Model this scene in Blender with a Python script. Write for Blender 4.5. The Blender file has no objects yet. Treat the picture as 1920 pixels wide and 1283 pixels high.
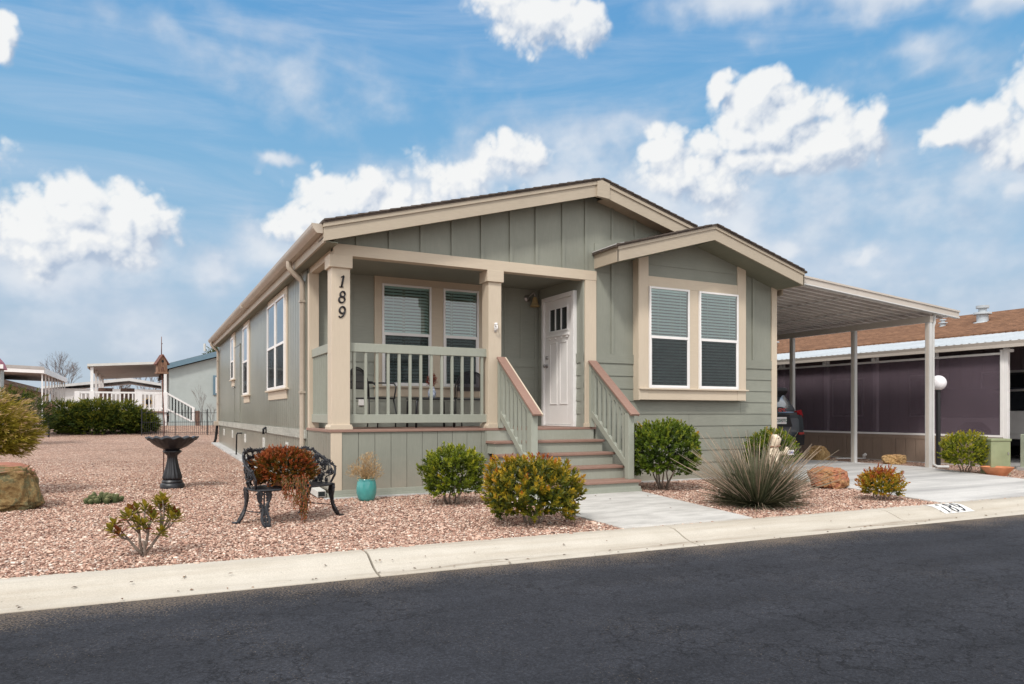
import bpy, bmesh, math, random
import numpy as np
from mathutils import Vector, Matrix, noise as mnoise
random.seed(7)
rng = np.random.default_rng(5)
PI = math.pi
SC = bpy.context.scene
COL = SC.collection
R = math.radians

# ------------------------------------------------------------------ materials
def nodes_of(name):
    m = bpy.data.materials.new(name); m.use_nodes = True
    nt = m.node_tree; nt.nodes.clear()
    return m, nt, nt.nodes, nt.links
def ramp(n, stops, interp='LINEAR'):
    r = n.new('ShaderNodeValToRGB'); cr = r.color_ramp; cr.interpolation = interp
    while len(cr.elements) > 1: cr.elements.remove(cr.elements[-1])
    cr.elements[0].position = stops[0][0]; cr.elements[0].color = (*stops[0][1], 1)
    for p, c in stops[1:]:
        e = cr.elements.new(p); e.color = (*c, 1)
    return r
def mixc(n, l, mode, fac, a, b):
    x = n.new('ShaderNodeMix'); x.data_type = 'RGBA'; x.blend_type = mode
    if isinstance(fac, (int, float)): x.inputs[0].default_value = fac
    else: l.new(fac, x.inputs[0])
    for s, v in ((6, a), (7, b)):
        if isinstance(v, tuple): x.inputs[s].default_value = (*v, 1)
        else: l.new(v, x.inputs[s])
    return x.outputs[2]
def noise(n, l, vec, scale, detail=5, rough=.55, dist=0):
    t = n.new('ShaderNodeTexNoise'); t.inputs['Scale'].default_value = scale
    t.inputs['Detail'].default_value = detail; t.inputs['Roughness'].default_value = rough
    t.inputs['Distortion'].default_value = dist
    if vec is not None: l.new(vec, t.inputs['Vector'])
    return t
def mapping(n, l, stretch=(1, 1, 1)):
    tc = n.new('ShaderNodeTexCoord'); mp = n.new('ShaderNodeMapping')
    mp.inputs['Scale'].default_value = stretch
    l.new(tc.outputs['Object'], mp.inputs['Vector'])
    return mp.outputs[0], tc.outputs['Object']
def pmat(name, col, col2=None, rough=.6, ns=6, bs=60, bstr=.25, bdist=.004, stretch=(1, 1, 1),
         spec=.35, metal=0, dirt=.12, dscale=.7, coat=0, splash=False):
    m, nt, n, l = nodes_of(name)
    out = n.new('ShaderNodeOutputMaterial'); p = n.new('ShaderNodeBsdfPrincipled')
    l.new(p.outputs[0], out.inputs[0])
    sv, ov = mapping(n, l, stretch)
    if col2 is None: col2 = tuple(c * .86 for c in col)
    a = noise(n, l, sv, ns, 6)
    r = ramp(n, [(.3, col2), (.7, col)]); l.new(a.outputs[0], r.inputs[0])
    c = r.outputs[0]
    if dirt:
        d = noise(n, l, ov, dscale, 8, .62)
        dr = ramp(n, [(.3, (1 - dirt,) * 3), (.62, (1 + dirt * .4,) * 3)]); l.new(d.outputs[0], dr.inputs[0])
        c = mixc(n, l, 'MULTIPLY', 1.0, c, dr.outputs[0])
    if splash:
        sx = n.new('ShaderNodeSeparateXYZ'); l.new(ov, sx.inputs[0]); mr = n.new('ShaderNodeMapRange'); l.new(sx.outputs[2], mr.inputs[0])
        mr.inputs[1].default_value = .55; mr.inputs[2].default_value = .02; mr.inputs[3].default_value = 0; mr.inputs[4].default_value = .75
        sn = noise(n, l, ov, 3.5, 6, .7); mu = n.new('ShaderNodeMath'); mu.operation = 'MULTIPLY'; l.new(mr.outputs[0], mu.inputs[0]); l.new(sn.outputs[0], mu.inputs[1])
        c = mixc(n, l, 'MIX', mu.outputs[0], c, (.36, .29, .225))
    l.new(c, p.inputs['Base Color'])
    p.inputs['Roughness'].default_value = rough; p.inputs['Metallic'].default_value = metal
    p.inputs['Specular IOR Level'].default_value = spec
    if coat: p.inputs['Coat Weight'].default_value = coat; p.inputs['Coat Roughness'].default_value = .06
    if bstr:
        b = noise(n, l, sv, bs, 4); bp = n.new('ShaderNodeBump')
        bp.inputs['Strength'].default_value = bstr; bp.inputs['Distance'].default_value = bdist
        l.new(b.outputs[0], bp.inputs['Height']); l.new(bp.outputs[0], p.inputs['Normal'])
    return m
def leafmat(name, stops, rough=.42, trans=.3, spec=.4, nstr=.25):
    m, nt, n, l = nodes_of(name)
    out = n.new('ShaderNodeOutputMaterial'); p = n.new('ShaderNodeBsdfPrincipled')
    at = n.new('ShaderNodeAttribute'); at.attribute_name = 'tint'
    r = ramp(n, stops); l.new(at.outputs['Fac'], r.inputs[0])
    tc = n.new('ShaderNodeTexCoord'); a = noise(n, l, tc.outputs['Object'], 45, 3)
    dr = ramp(n, [(.3, (1 - nstr,) * 3), (.7, (1 + nstr,) * 3)]); l.new(a.outputs[0], dr.inputs[0])
    c = mixc(n, l, 'MULTIPLY', 1.0, r.outputs[0], dr.outputs[0])
    l.new(c, p.inputs['Base Color']); p.inputs['Roughness'].default_value = rough
    p.inputs['Specular IOR Level'].default_value = spec
    t = n.new('ShaderNodeBsdfTranslucent'); l.new(c, t.inputs[0])
    mx = n.new('ShaderNodeMixShader'); mx.inputs[0].default_value = trans
    l.new(p.outputs[0], mx.inputs[1]); l.new(t.outputs[0], mx.inputs[2]); l.new(mx.outputs[0], out.inputs[0])
    return m
def glassmat(name, tint=(.75, .85, .82), dark=0.0, refl=1.0):
    m, nt, n, l = nodes_of(name)
    out = n.new('ShaderNodeOutputMaterial')
    tr = n.new('ShaderNodeBsdfTransparent'); tr.inputs[0].default_value = (*tint, 1)
    g = n.new('ShaderNodeBsdfGlossy'); g.inputs['Roughness'].default_value = .02
    tc = n.new('ShaderNodeTexCoord'); ns = noise(n, l, tc.outputs['Object'], 1.3, 2)
    bp = n.new('ShaderNodeBump'); bp.inputs['Strength'].default_value = .06; bp.inputs['Distance'].default_value = .05
    l.new(ns.outputs[0], bp.inputs['Height']); l.new(bp.outputs[0], g.inputs['Normal'])
    fr = n.new('ShaderNodeFresnel'); fr.inputs[0].default_value = 1.5
    mm = n.new('ShaderNodeMath'); mm.operation = 'MULTIPLY_ADD'; mm.use_clamp = True
    l.new(fr.outputs[0], mm.inputs[0]); mm.inputs[1].default_value = 1.5 * refl; mm.inputs[2].default_value = .07 * refl
    mx = n.new('ShaderNodeMixShader'); l.new(mm.outputs[0], mx.inputs[0])
    l.new(tr.outputs[0], mx.inputs[1]); l.new(g.outputs[0], mx.inputs[2]); l.new(mx.outputs[0], out.inputs[0])
    return m
def screenmat(name, col, alpha, tc_=(.85, .80, .85)):
    m, nt, n, l = nodes_of(name)
    out = n.new('ShaderNodeOutputMaterial')
    tr = n.new('ShaderNodeBsdfTransparent'); tr.inputs[0].default_value = (*tc_, 1)
    d = n.new('ShaderNodeBsdfPrincipled')
    tc = n.new('ShaderNodeTexCoord'); ns = noise(n, l, tc.outputs['Object'], 1.1, 4)
    r = ramp(n, [(.3, tuple(c * .85 for c in col)), (.7, tuple(c * 1.1 for c in col))]); l.new(ns.outputs[0], r.inputs[0])
    l.new(r.outputs[0], d.inputs['Base Color']); d.inputs['Roughness'].default_value = .9
    d.inputs['Specular IOR Level'].default_value = .1
    mx = n.new('ShaderNodeMixShader'); mx.inputs[0].default_value = alpha
    l.new(tr.outputs[0], mx.inputs[1]); l.new(d.outputs[0], mx.inputs[2]); l.new(mx.outputs[0], out.inputs[0])
    return m

M = {}
GRX, GRZ = (1.2, 14, 14), (14, 14, 1.2)
M['sage'] = pmat('sage_paint', (.244, .251, .208), (.222, .229, .19), .55, 5, 55, .5, .003, GRX, dirt=.14, dscale=.9, splash=True)
M['sage_v'] = pmat('sage_paint_vertical', (.244, .251, .208), (.222, .229, .19), .55, 5, 55, .35, .003, GRZ, dirt=.14, dscale=.9, splash=True)
M['sage_side'] = pmat('weathered_side_paint', (.232, .238, .20), (.185, .19, .155), .30, 4, 40, .3, .003, (16, 16, .6), dirt=.22, dscale=.5, spec=.6, splash=True)
M['joint'] = pmat('siding_joint_caulk', (.12, .125, .10), None, .8, 5, 50, 0, dirt=.1)
M['porch_sage_lit'] = pmat('sage_paint_lit_porch', (.30, .308, .262), (.275, .284, .24), .5, 5, 55, .4, .003, (1.2, 14, 14), dirt=.10)  # lighter copy of the sage paint; brighter porch light put into the colour
M['rail'] = pmat('sage_rail_paint', (.315, .328, .275), (.288, .30, .25), .5, 5, 55, .3, .002, (8, 8, 2), dirt=.08)
M['trim'] = pmat('cream_trim_paint', (.565, .478, .366), (.53, .445, .34), .5, 5, 50, .45, .003, GRX, dirt=.05)
M['trim_v'] = pmat('cream_trim_paint_vertical', (.565, .478, .37), (.53, .445, .34), .5, 5, 50, .45, .003, GRZ, dirt=.05)
M['rake'] = pmat('tan_rake_paint', (.435, .37, .285), (.39, .33, .25), .5, 5, 46, .5, .003, GRX, dirt=.08)
M['gutter'] = pmat('tan_gutter_paint', (.44, .375, .30), None, .35, 4, 40, .05, .001, dirt=.1, spec=.5)
M['tread'] = pmat('brown_composite_board', (.30, .185, .145), (.235, .14, .108), .6, 6, 60, .4, .002, (2, 20, 20), dirt=.12)
M['shingle'] = pmat('dark_brown_shingle', (.115, .09, .074), (.06, .047, .039), .9, 16, 90, .8, .01, (1, 1, 1), dirt=.2)
M['soffit'] = pmat('sage_soffit', (.20, .205, .155), (.17, .175, .13), .6, 4, 30, .2, .003, (10, 1, 1), dirt=.1)
M['soffit_tan'] = pmat('tan_soffit', (.42, .33, .24), None, .6, 4, 30, .2, .003, (10, 1, 1), dirt=.1)
M['white'] = pmat('white_vinyl', (.80, .78, .76), (.74, .72, .70), .35, 4, 50, .03, .001, dirt=.04)
M['door'] = pmat('white_door_paint', (.80, .775, .75), (.76, .735, .71), .4, 4, 40, .04, .001, dirt=.04)
M['blind'] = pmat('pale_window_blind', (.66, .78, .76), (.58, .71, .69), .5, 3, 30, 0, dirt=.06)
M['dark'] = pmat('interior_shade', (.018, .026, .027), None, .8, 3, 30, 0, dirt=.2)  # near-black tone standing for the shade inside rooms and openings
M['bscreen'] = screenmat('window_insect_screen', (.06, .065, .068), .34, (.9, .92, .92))
M['glass'] = glassmat('window_glass')
M['iron'] = pmat('black_iron', (.011, .012, .016), (.006, .006, .009), .42, 20, 120, .4, .002, dirt=.3, dscale=4, spec=.6)
M['digit'] = pmat('black_digit_metal', (.015, .013, .015), None, .4, 20, 100, .1, .001, dirt=.1)
M['steel'] = pmat('brushed_nickel', (.45, .43, .42), None, .3, 30, 100, .05, .001, metal=.9, dirt=.1)
M['amber'] = pmat('amber_lamp_glass', (.50, .38, .20), (.40, .29, .14), .3, 8, 40, .1, .002, dirt=.2)
M['metal'] = pmat('white_carport_metal', (.58, .575, .56), (.52, .515, .50), .4, 4, 30, .05, .001, dirt=.12, spec=.5)
M['pan_rib'] = pmat('carport_roof_rib', (.50, .46, .435), None, .5, 4, 30, .05, .001, dirt=.15)
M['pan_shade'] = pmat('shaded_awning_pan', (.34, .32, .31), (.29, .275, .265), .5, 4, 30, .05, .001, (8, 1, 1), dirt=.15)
M['galv'] = pmat('galvanised_roof', (.44, .475, .50), (.38, .41, .43), .4, 4, 30, .05, .001, (1, 8, 8), dirt=.15, spec=.5)
M['metal_tan'] = pmat('tan_carport_fascia', (.50, .445, .39), (.46, .41, .355), .4, 4, 30, .05, .001, (1, 6, 6), dirt=.1, spec=.5)
M['pan'] = pmat('carport_roof_pan', (.80, .76, .73), (.73, .69, .66), .45, 3, 30, .05, .001, (1, 8, 8), dirt=.18, spec=.5)
M['vent'] = pmat('skirt_vent_plastic', (.62, .61, .57), None, .5, 4, 40, .05, .001, dirt=.1)
M['band'] = pmat('weathered_band_board', (.45, .45, .40), (.29, .29, .25), .5, 5, 40, .4, .003, (16, 1.5, 10), dirt=.25, dscale=2)
M['pink_brick'] = pmat('brown_block', (.20, .12, .09), (.12, .075, .06), .9, 12, 60, .5, .01, dirt=.3, dscale=3)
M['turq'] = pmat('turquoise_glaze', (.075, .34, .31), (.05, .25, .25), .18, 6, 60, .15, .003, (1, 1, .4), dirt=.2, dscale=6, spec=.7)
M['terracotta'] = pmat('terracotta_clay', (.58, .24, .12), (.46, .18, .085), .75, 10, 70, .2, .002, dirt=.18, dscale=4)
M['putty'] = pmat('green_utility_paint', (.27, .30, .175), (.235, .265, .15), .5, 4, 60, .1, .001, dirt=.14, dscale=2)
M['putty2'] = pmat('grey_utility_paint', (.40, .44, .34), (.35, .39, .30), .5, 4, 60, .1, .001, dirt=.14, dscale=2)
M['globe'] = pmat('milk_glass_globe', (.86, .83, .85), (.80, .78, .80), .25, 4, 40, 0, dirt=.03)
M['black_paint'] = pmat('black_post_paint', (.016, .016, .018), None, .35, 10, 60, .05, .001, dirt=.2, spec=.5)
M['brown_wood'] = pmat('brown_wainscot_paint', (.30, .225, .175), (.255, .19, .148), .6, 5, 50, .3, .003, (14, 14, 1.2), dirt=.12)
M['brown_shingle'] = None
M['wood'] = pmat('weathered_birdhouse_wood', (.34, .20, .13), (.18, .10, .065), .85, 8, 40, .8, .006, (8, 8, 1.5), dirt=.3, dscale=8)
M['rust'] = pmat('rusty_red_paint', (.20, .085, .065), (.10, .05, .04), .8, 14, 50, .5, .004, dirt=.3, dscale=8)
M['bark'] = pmat('grey_brown_bark', (.30, .235, .19), (.15, .115, .09), .9, 14, 40, .8, .008, (6, 6, 1.5), dirt=.25, dscale=5)
M['bark_dark'] = pmat('dark_bark', (.10, .07, .05), (.05, .035, .025), .9, 14, 40, .8, .008, (6, 6, 1.5), dirt=.25, dscale=5)
M['stone_cream'] = pmat('cream_cast_stone', (.72, .62, .48), (.55, .45, .33), .85, 14, 60, .5, .004, dirt=.3, dscale=7)
M['blue_wall'] = pmat('pale_blue_grey_wall', (.40, .44, .425), (.37, .41, .395), .7, 6, 60, .3, .003, dirt=.08)
M['blue_trim'] = pmat('slate_blue_trim', (.135, .215, .27), None, .5, 5, 50, .1, .002, dirt=.1)
M['tan_wall'] = pmat('tan_house_wall', (.50, .37, .24), None, .7, 5, 50, .2, .003, dirt=.1)
M['grey_roof'] = pmat('grey_roof', (.40, .37, .35), None, .6, 6, 50, .1, .003, (1, 6, 1), dirt=.15)
M['concrete_base'] = pmat('grey_concrete_base', (.50, .49, .47), (.40, .39, .38), .8, 8, 80, .3, .003, dirt=.2, dscale=2)
M['rope_red'] = pmat('red_flower', (.30, .06, .04), (.16, .04, .03), .7, 30, 60, .3, .003, dirt=.2)
M['vase'] = pmat('blue_white_vase', (.62, .66, .74), (.06, .10, .22), .2, 26, 60, .05, .001, dirt=.1)
M['yellow'] = pmat('yellow_enamel', (.70, .42, .03), None, .5, 8, 50, .1, .001, dirt=.15)
# vehicles
M['suv'] = pmat('dark_slate_car_paint', (.095, .108, .12), (.08, .092, .104), .22, 3, 30, 0, dirt=.15, spec=.6, coat=1)
M['jeep'] = pmat('white_car_paint', (.74, .72, .69), None, .3, 3, 30, 0, dirt=.08, spec=.5, coat=.6)
M['plastic'] = pmat('black_plastic_trim', (.014, .014, .016), None, .5, 20, 100, .1, .001, dirt=.2)
M['cargl'] = pmat('dark_car_glass', (.02, .024, .028), None, .05, 3, 30, 0, dirt=0, spec=.9)
M['tyre'] = pmat('tyre_rubber', (.02, .02, .02), None, .8, 20, 80, .3, .003, dirt=.2)
M['rim'] = pmat('alloy_rim', (.40, .40, .42), None, .3, 10, 60, .05, .001, metal=.8, dirt=.1)
M['red_lamp'] = pmat('red_lamp_lens', (.36, .012, .016), (.26, .008, .01), .12, 20, 60, .1, .001, dirt=.1, spec=.7, coat=.8)
M['chrome'] = pmat('chrome', (.62, .60, .60), None, .2, 10, 60, 0, metal=.95, dirt=.05)
M['plate'] = pmat('licence_plate_face', (.55, .62, .60), (.62, .52, .52), .4, 14, 50, 0, dirt=.1)
M['plate_ink'] = pmat('plate_ink', (.03, .10, .07), None, .5, 10, 50, 0, dirt=0)
M['logo_red'] = pmat('red_emblem', (.55, .05, .05), None, .3, 10, 50, 0, dirt=0)
M['softtop'] = pmat('navy_soft_top', (.020, .024, .04), None, .8, 20, 90, .2, .002, dirt=.2)
M['screen'] = screenmat('dark_sun_screen', (.165, .128, .152), .50)
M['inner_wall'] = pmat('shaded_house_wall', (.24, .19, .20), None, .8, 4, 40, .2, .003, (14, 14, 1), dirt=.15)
M['pale_rock'] = None

def rockmat(name, stops, s=5):
    m, nt, n, l = nodes_of(name)
    out = n.new('ShaderNodeOutputMaterial'); p = n.new('ShaderNodeBsdfPrincipled'); l.new(p.outputs[0], out.inputs[0])
    tc = n.new('ShaderNodeTexCoord'); v = tc.outputs['Object']
    a = noise(n, l, v, s, 9, .65, .6); r = ramp(n, stops); l.new(a.outputs[0], r.inputs[0])
    b = noise(n, l, v, s * 7, 6, .7); dr = ramp(n, [(.35, (.55, .52, .5)), (.6, (1.08,) * 3)]); l.new(b.outputs[0], dr.inputs[0])
    c = mixc(n, l, 'MULTIPLY', .85, r.outputs[0], dr.outputs[0])
    gm = n.new('ShaderNodeNewGeometry'); sz = n.new('ShaderNodeSeparateXYZ'); l.new(gm.outputs['Normal'], sz.inputs[0]); tr_ = ramp(n, [(.60, (0,) * 3), (.95, (.95 if 'ochre' in name else .25,) * 3)]); l.new(sz.outputs[2], tr_.inputs[0]); c = mixc(n, l, 'MIX', tr_.outputs[0], c, (.36, .155, .11)); l.new(c, p.inputs['Base Color'])
    p.inputs['Roughness'].default_value = .9; p.inputs['Specular IOR Level'].default_value = .2
    bp = n.new('ShaderNodeBump'); bp.inputs['Strength'].default_value = .9; bp.inputs['Distance'].default_value = .02
    l.new(b.outputs[0], bp.inputs['Height']); l.new(bp.outputs[0], p.inputs['Normal'])
    return m
M['rock_ochre'] = rockmat('ochre_sandstone', [(.30, (.055, .035, .02)), (.42, (.19, .115, .045)), (.50, (.27, .19, .085)), (.57, (.13, .13, .07)), (.63, (.30, .21, .10)), (.70, (.34, .12, .075))], 5)
M['rock_red'] = rockmat('red_sandstone', [(.25, (.16, .055, .035)), (.42, (.40, .22, .10)), (.56, (.36, .13, .075)), (.7, (.55, .36, .19))])
M['rock_tan'] = rockmat('tan_sandstone', [(.25, (.22, .12, .05)), (.45, (.50, .32, .14)), (.6, (.58, .40, .20)), (.75, (.40, .20, .09))])

def shinglemat(name, cols, row=.14):
    m, nt, n, l = nodes_of(name)
    out = n.new('ShaderNodeOutputMaterial'); p = n.new('ShaderNodeBsdfPrincipled'); l.new(p.outputs[0], out.inputs[0])
    tc = n.new('ShaderNodeTexCoord'); mp = n.new('ShaderNodeMapping'); l.new(tc.outputs['Object'], mp.inputs[0])
    mp.inputs['Rotation'].default_value = (0, 0, PI / 2)
    b = n.new('ShaderNodeTexBrick'); l.new(mp.outputs[0], b.inputs['Vector'])
    b.inputs['Scale'].default_value = 1; b.inputs['Brick Width'].default_value = .26; b.inputs['Row Height'].default_value = row
    b.inputs['Mortar Size'].default_value = .006; b.inputs['Bias'].default_value = 0
    b.inputs['Color1'].default_value = (*cols[0], 1); b.inputs['Color2'].default_value = (*cols[1], 1); b.inputs['Mortar'].default_value = (*cols[2], 1)
    a = noise(n, l, tc.outputs['Object'], 9, 6, .7); dr = ramp(n, [(.3, (.6,) * 3), (.7, (1.3,) * 3)]); l.new(a.outputs[0], dr.inputs[0])
    c = mixc(n, l, 'MULTIPLY', 1, b.outputs[0], dr.outputs[0]); l.new(c, p.inputs['Base Color'])
    p.inputs['Roughness'].default_value = .95; p.inputs['Specular IOR Level'].default_value = .1
    bp = n.new('ShaderNodeBump'); bp.inputs['Strength'].default_value = .6; bp.inputs['Distance'].default_value = .02
    l.new(b.outputs['Fac'], bp.inputs['Height']); bp.invert = True; l.new(bp.outputs[0], p.inputs['Normal'])
    return m
M['brown_shingle'] = shinglemat('brown_roof_shingle', [(.225, .118, .068), (.15, .077, .044), (.085, .046, .028)])

def gravelmat(name):
    m, nt, n, l = nodes_of(name)
    out = n.new('ShaderNodeOutputMaterial'); p = n.new('ShaderNodeBsdfPrincipled'); l.new(p.outputs[0], out.inputs[0])
    tc = n.new('ShaderNodeTexCoord'); v = tc.outputs['Object']
    w = noise(n, l, v, 9, 2); wv = n.new('ShaderNodeVectorMath'); wv.operation = 'MULTIPLY_ADD'
    l.new(w.outputs['Color'], wv.inputs[0]); wv.inputs[1].default_value = (.05,) * 3; l.new(v, wv.inputs[2])
    vo = n.new('ShaderNodeTexVoronoi'); vo.inputs['Scale'].default_value = 38; l.new(wv.outputs[0], vo.inputs['Vector'])
    sp = n.new('ShaderNodeSeparateColor'); l.new(vo.outputs['Color'], sp.inputs[0])
    r = ramp(n, GRAVEL); l.new(sp.outputs[0], r.inputs[0])
    big = noise(n, l, v, .55, 6, .6); br = ramp(n, [(.3, (1.0, .99, .98)), (.7, (1.3, 1.29, 1.27))]); l.new(big.outputs[0], br.inputs[0])
    c = mixc(n, l, 'MULTIPLY', 1, r.outputs[0], br.outputs[0])
    dd = ramp(n, [(.35, (1, 1, 1)), (.75, (.35, .31, .29))]); 
    ds = n.new('ShaderNodeMath'); ds.operation = 'MULTIPLY'; ds.inputs[1].default_value = 1.0; l.new(vo.outputs['Distance'], ds.inputs[0])
    l.new(ds.outputs[0], dd.inputs[0]); c = mixc(n, l, 'MULTIPLY', .8, c, dd.outputs[0])
    l.new(c, p.inputs['Base Color']); p.inputs['Roughness'].default_value = .9; p.inputs['Specular IOR Level'].default_value = .2
    bp = n.new('ShaderNodeBump'); bp.inputs['Strength'].default_value = 1; bp.inputs['Distance'].default_value = .03; bp.invert = True
    l.new(vo.outputs['Distance'], bp.inputs['Height']); l.new(bp.outputs[0], p.inputs['Normal'])
    return m
GRAVEL = [(0, (.12, .070, .056)), (.14, (.26, .145, .108)), (.34, (.42, .250, .188)), (.56, (.52, .335, .255)), (.78, (.58, .415, .325)), (.92, (.68, .545, .445)), (.97, (.76, .66, .57)), (1, (.32, .25, .22))]
M['gravel'] = gravelmat('pink_gravel')
M['stones'] = leafmat('pink_gravel_stone', GRAVEL, .85, 0.0, .2, .15)

def asphaltmat():
    m, nt, n, l = nodes_of('asphalt')
    out = n.new('ShaderNodeOutputMaterial'); p = n.new('ShaderNodeBsdfPrincipled'); l.new(p.outputs[0], out.inputs[0])
    tc = n.new('ShaderNodeTexCoord'); v = tc.outputs['Object']
    a = noise(n, l, v, .45, 7, .6); r = ramp(n, [(.3, (.028, .030, .0365)), (.5, (.033, .035, .0425)), (.7, (.041, .043, .051))]); l.new(a.outputs[0], r.inputs[0])
    mp = n.new('ShaderNodeMapping'); mp.inputs['Scale'].default_value = (.5, 2.2, 1); l.new(v, mp.inputs[0])
    s = noise(n, l, mp.outputs[0], 1.1, 5, .6); sr = ramp(n, [(.35, (.86,) * 3), (.68, (1.2,) * 3)]); l.new(s.outputs[0], sr.inputs[0])
    c = mixc(n, l, 'MULTIPLY', 1, r.outputs[0], sr.outputs[0])
    f = noise(n, l, v, 75, 5, .8); fr = ramp(n, [(.3, (.35,) * 3), (.5, (.95,) * 3), (.62, (1.5,) * 3), (.74, (3.2,) * 3)]); l.new(f.outputs[0], fr.inputs[0])
    c = mixc(n, l, 'MULTIPLY', .9, c, fr.outputs[0])
    # hairline cracks
    w = noise(n, l, v, 3.0, 5, .65); wv = n.new('ShaderNodeVectorMath'); wv.operation = 'MULTIPLY_ADD'
    l.new(w.outputs['Color'], wv.inputs[0]); wv.inputs[1].default_value = (.55,) * 3; l.new(v, wv.inputs[2])
    vo = n.new('ShaderNodeTexVoronoi'); vo.feature = 'DISTANCE_TO_EDGE'; vo.inputs['Scale'].default_value = 4.5; l.new(wv.outputs[0], vo.inputs['Vector'])
    cr = ramp(n, [(0, (.45,) * 3), (.05, (1,) * 3)]); l.new(vo.outputs['Distance'], cr.inputs[0])
    cm = noise(n, l, v, .8, 4); cmr = ramp(n, [(.36, (.15,) * 3), (.56, (1,) * 3)]); l.new(cm.outputs[0], cmr.inputs[0])
    c = mixc(n, l, 'MULTIPLY', cmr.outputs[0], c, cr.outputs[0])
    # tan grit along the kerb (object -Y is the kerb side, 0 at the kerb line)
    sx = n.new('ShaderNodeSeparateXYZ'); l.new(v, sx.inputs[0])
    e = n.new('ShaderNodeMapRange'); l.new(sx.outputs[1], e.inputs[0])
    e.inputs[1].default_value = -1.15; e.inputs[2].default_value = -.52; e.inputs[3].default_value = 0; e.inputs[4].default_value = .20
    g = noise(n, l, v, 70, 4, .75); g2 = noise(n, l, v, 1.7, 4, .6)
    ad = n.new('ShaderNodeMath'); ad.operation = 'MULTIPLY_ADD'; l.new(g2.outputs[0], ad.inputs[0]); ad.inputs[1].default_value = .26; l.new(g.outputs[0], ad.inputs[2])
    ad2 = n.new('ShaderNodeMath'); ad2.operation = 'ADD'; l.new(ad.outputs[0], ad2.inputs[0]); l.new(e.outputs[0], ad2.inputs[1])
    gr = ramp(n, [(.765, (0,) * 3), (.82, (1,) * 3)]); l.new(ad2.outputs[0], gr.inputs[0])
    gm = n.new('ShaderNodeMath'); gm.operation = 'MULTIPLY'; l.new(gr.outputs[0], gm.inputs[0]); gm.inputs[1].default_value = .75
    c = mixc(n, l, 'MIX', gm.outputs[0], c, (.20, .155, .115))
    l.new(c, p.inputs['Base Color']); p.inputs['Roughness'].default_value = .88; p.inputs['Specular IOR Level'].default_value = .12
    bp = n.new('ShaderNodeBump'); bp.inputs['Strength'].default_value = .9; bp.inputs['Distance'].default_value = .010
    l.new(f.outputs[0], bp.inputs['Height']); l.new(bp.outputs[0], p.inputs['Normal'])
    return m
M['asphalt'] = asphaltmat()
def concmat(name, c1, c2, stain_shadow, streak=(1, 1, 1), sc=1.2, st=.45, gutter=False):
    m, nt, n, l = nodes_of(name)
    out = n.new('ShaderNodeOutputMaterial'); p = n.new('ShaderNodeBsdfPrincipled'); l.new(p.outputs[0], out.inputs[0])
    sv, v = mapping(n, l, streak)
    a = noise(n, l, v, 2.2, 8, .65); r = ramp(n, [(.3, c2), (.65, c1)]); l.new(a.outputs[0], r.inputs[0])
    s = noise(n, l, sv, sc, 7, .6); sr = ramp(n, [(.42, (0,) * 3), (.68, (st,) * 3)]); l.new(s.outputs[0], sr.inputs[0])
    c = mixc(n, l, 'MIX', sr.outputs[0], r.outputs[0], stain_shadow)
    f = noise(n, l, v, 120, 3, .7); fr = ramp(n, [(.32, (.8,) * 3), (.65, (1.08,) * 3)]); l.new(f.outputs[0], fr.inputs[0])
    c = mixc(n, l, 'MULTIPLY', .8, c, fr.outputs[0])
    k = noise(n, l, v, 26, 2, .5); kr = ramp(n, [(.73, (1,) * 3), (.77, (.4,) * 3)]); l.new(k.outputs[0], kr.inputs[0]); c = mixc(n, l, 'MULTIPLY', .8, c, kr.outputs[0])
    if gutter:
        sx = n.new('ShaderNodeSeparateXYZ'); l.new(v, sx.inputs[0]); mp2 = n.new('ShaderNodeMapping'); mp2.inputs['Scale'].default_value = (.9, 9, 1); l.new(v, mp2.inputs[0])
        gn_ = noise(n, l, mp2.outputs[0], 1.4, 6, .65); ma = n.new('ShaderNodeMath'); ma.operation = 'MULTIPLY_ADD'; l.new(gn_.outputs[0], ma.inputs[0]); ma.inputs[1].default_value = .30; l.new(sx.outputs[1], ma.inputs[2])
        gr_ = ramp(n, [(0, (0,) * 3), (.40, (0,) * 3), (.5, (.62,) * 3), (.56, (.1,) * 3), (.7, (0,) * 3), (1, (0,) * 3)]); mr_ = n.new('ShaderNodeMapRange'); l.new(ma.outputs[0], mr_.inputs[0]); mr_.inputs[1].default_value = -.52; mr_.inputs[2].default_value = -.08; l.new(mr_.outputs[0], gr_.inputs[0])
        dk = noise(n, l, v, .7, 4, .6); dkr = ramp(n, [(.42, (0,) * 3), (.62, (1,) * 3)]); l.new(dk.outputs[0], dkr.inputs[0])
        mm = n.new('ShaderNodeMath'); mm.operation = 'MULTIPLY'; l.new(gr_.outputs[0], mm.inputs[0]); l.new(dkr.outputs[0], mm.inputs[1]); c = mixc(n, l, 'MIX', mm.outputs[0], c, (.20, .155, .115))
    l.new(c, p.inputs['Base Color'])
    p.inputs['Roughness'].default_value = .85; p.inputs['Specular IOR Level'].default_value = .2
    bp = n.new('ShaderNodeBump'); bp.inputs['Strength'].default_value = .4; bp.inputs['Distance'].default_value = .004
    l.new(f.outputs[0], bp.inputs['Height']); l.new(bp.outputs[0], p.inputs['Normal'])
    return m
M['kerb'] = concmat('kerb_concrete', (.515, .472, .405), (.455, .415, .35), (.33, .275, .21), (.4, 6, 1), 1.0, .6, True)
M['walk'] = concmat('walkway_concrete', (.56, .54, .505), (.48, .46, .43), (.29, .275, .255), (.9, 2.6, 1), 2.3, .62)
M['drive'] = concmat('driveway_concrete', (.57, .555, .53), (.50, .485, .465), (.20, .195, .195), (.16, 1.5, 1), 1.2, .72)  # grey streaks paint the carport's soft shadow into the concrete
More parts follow.
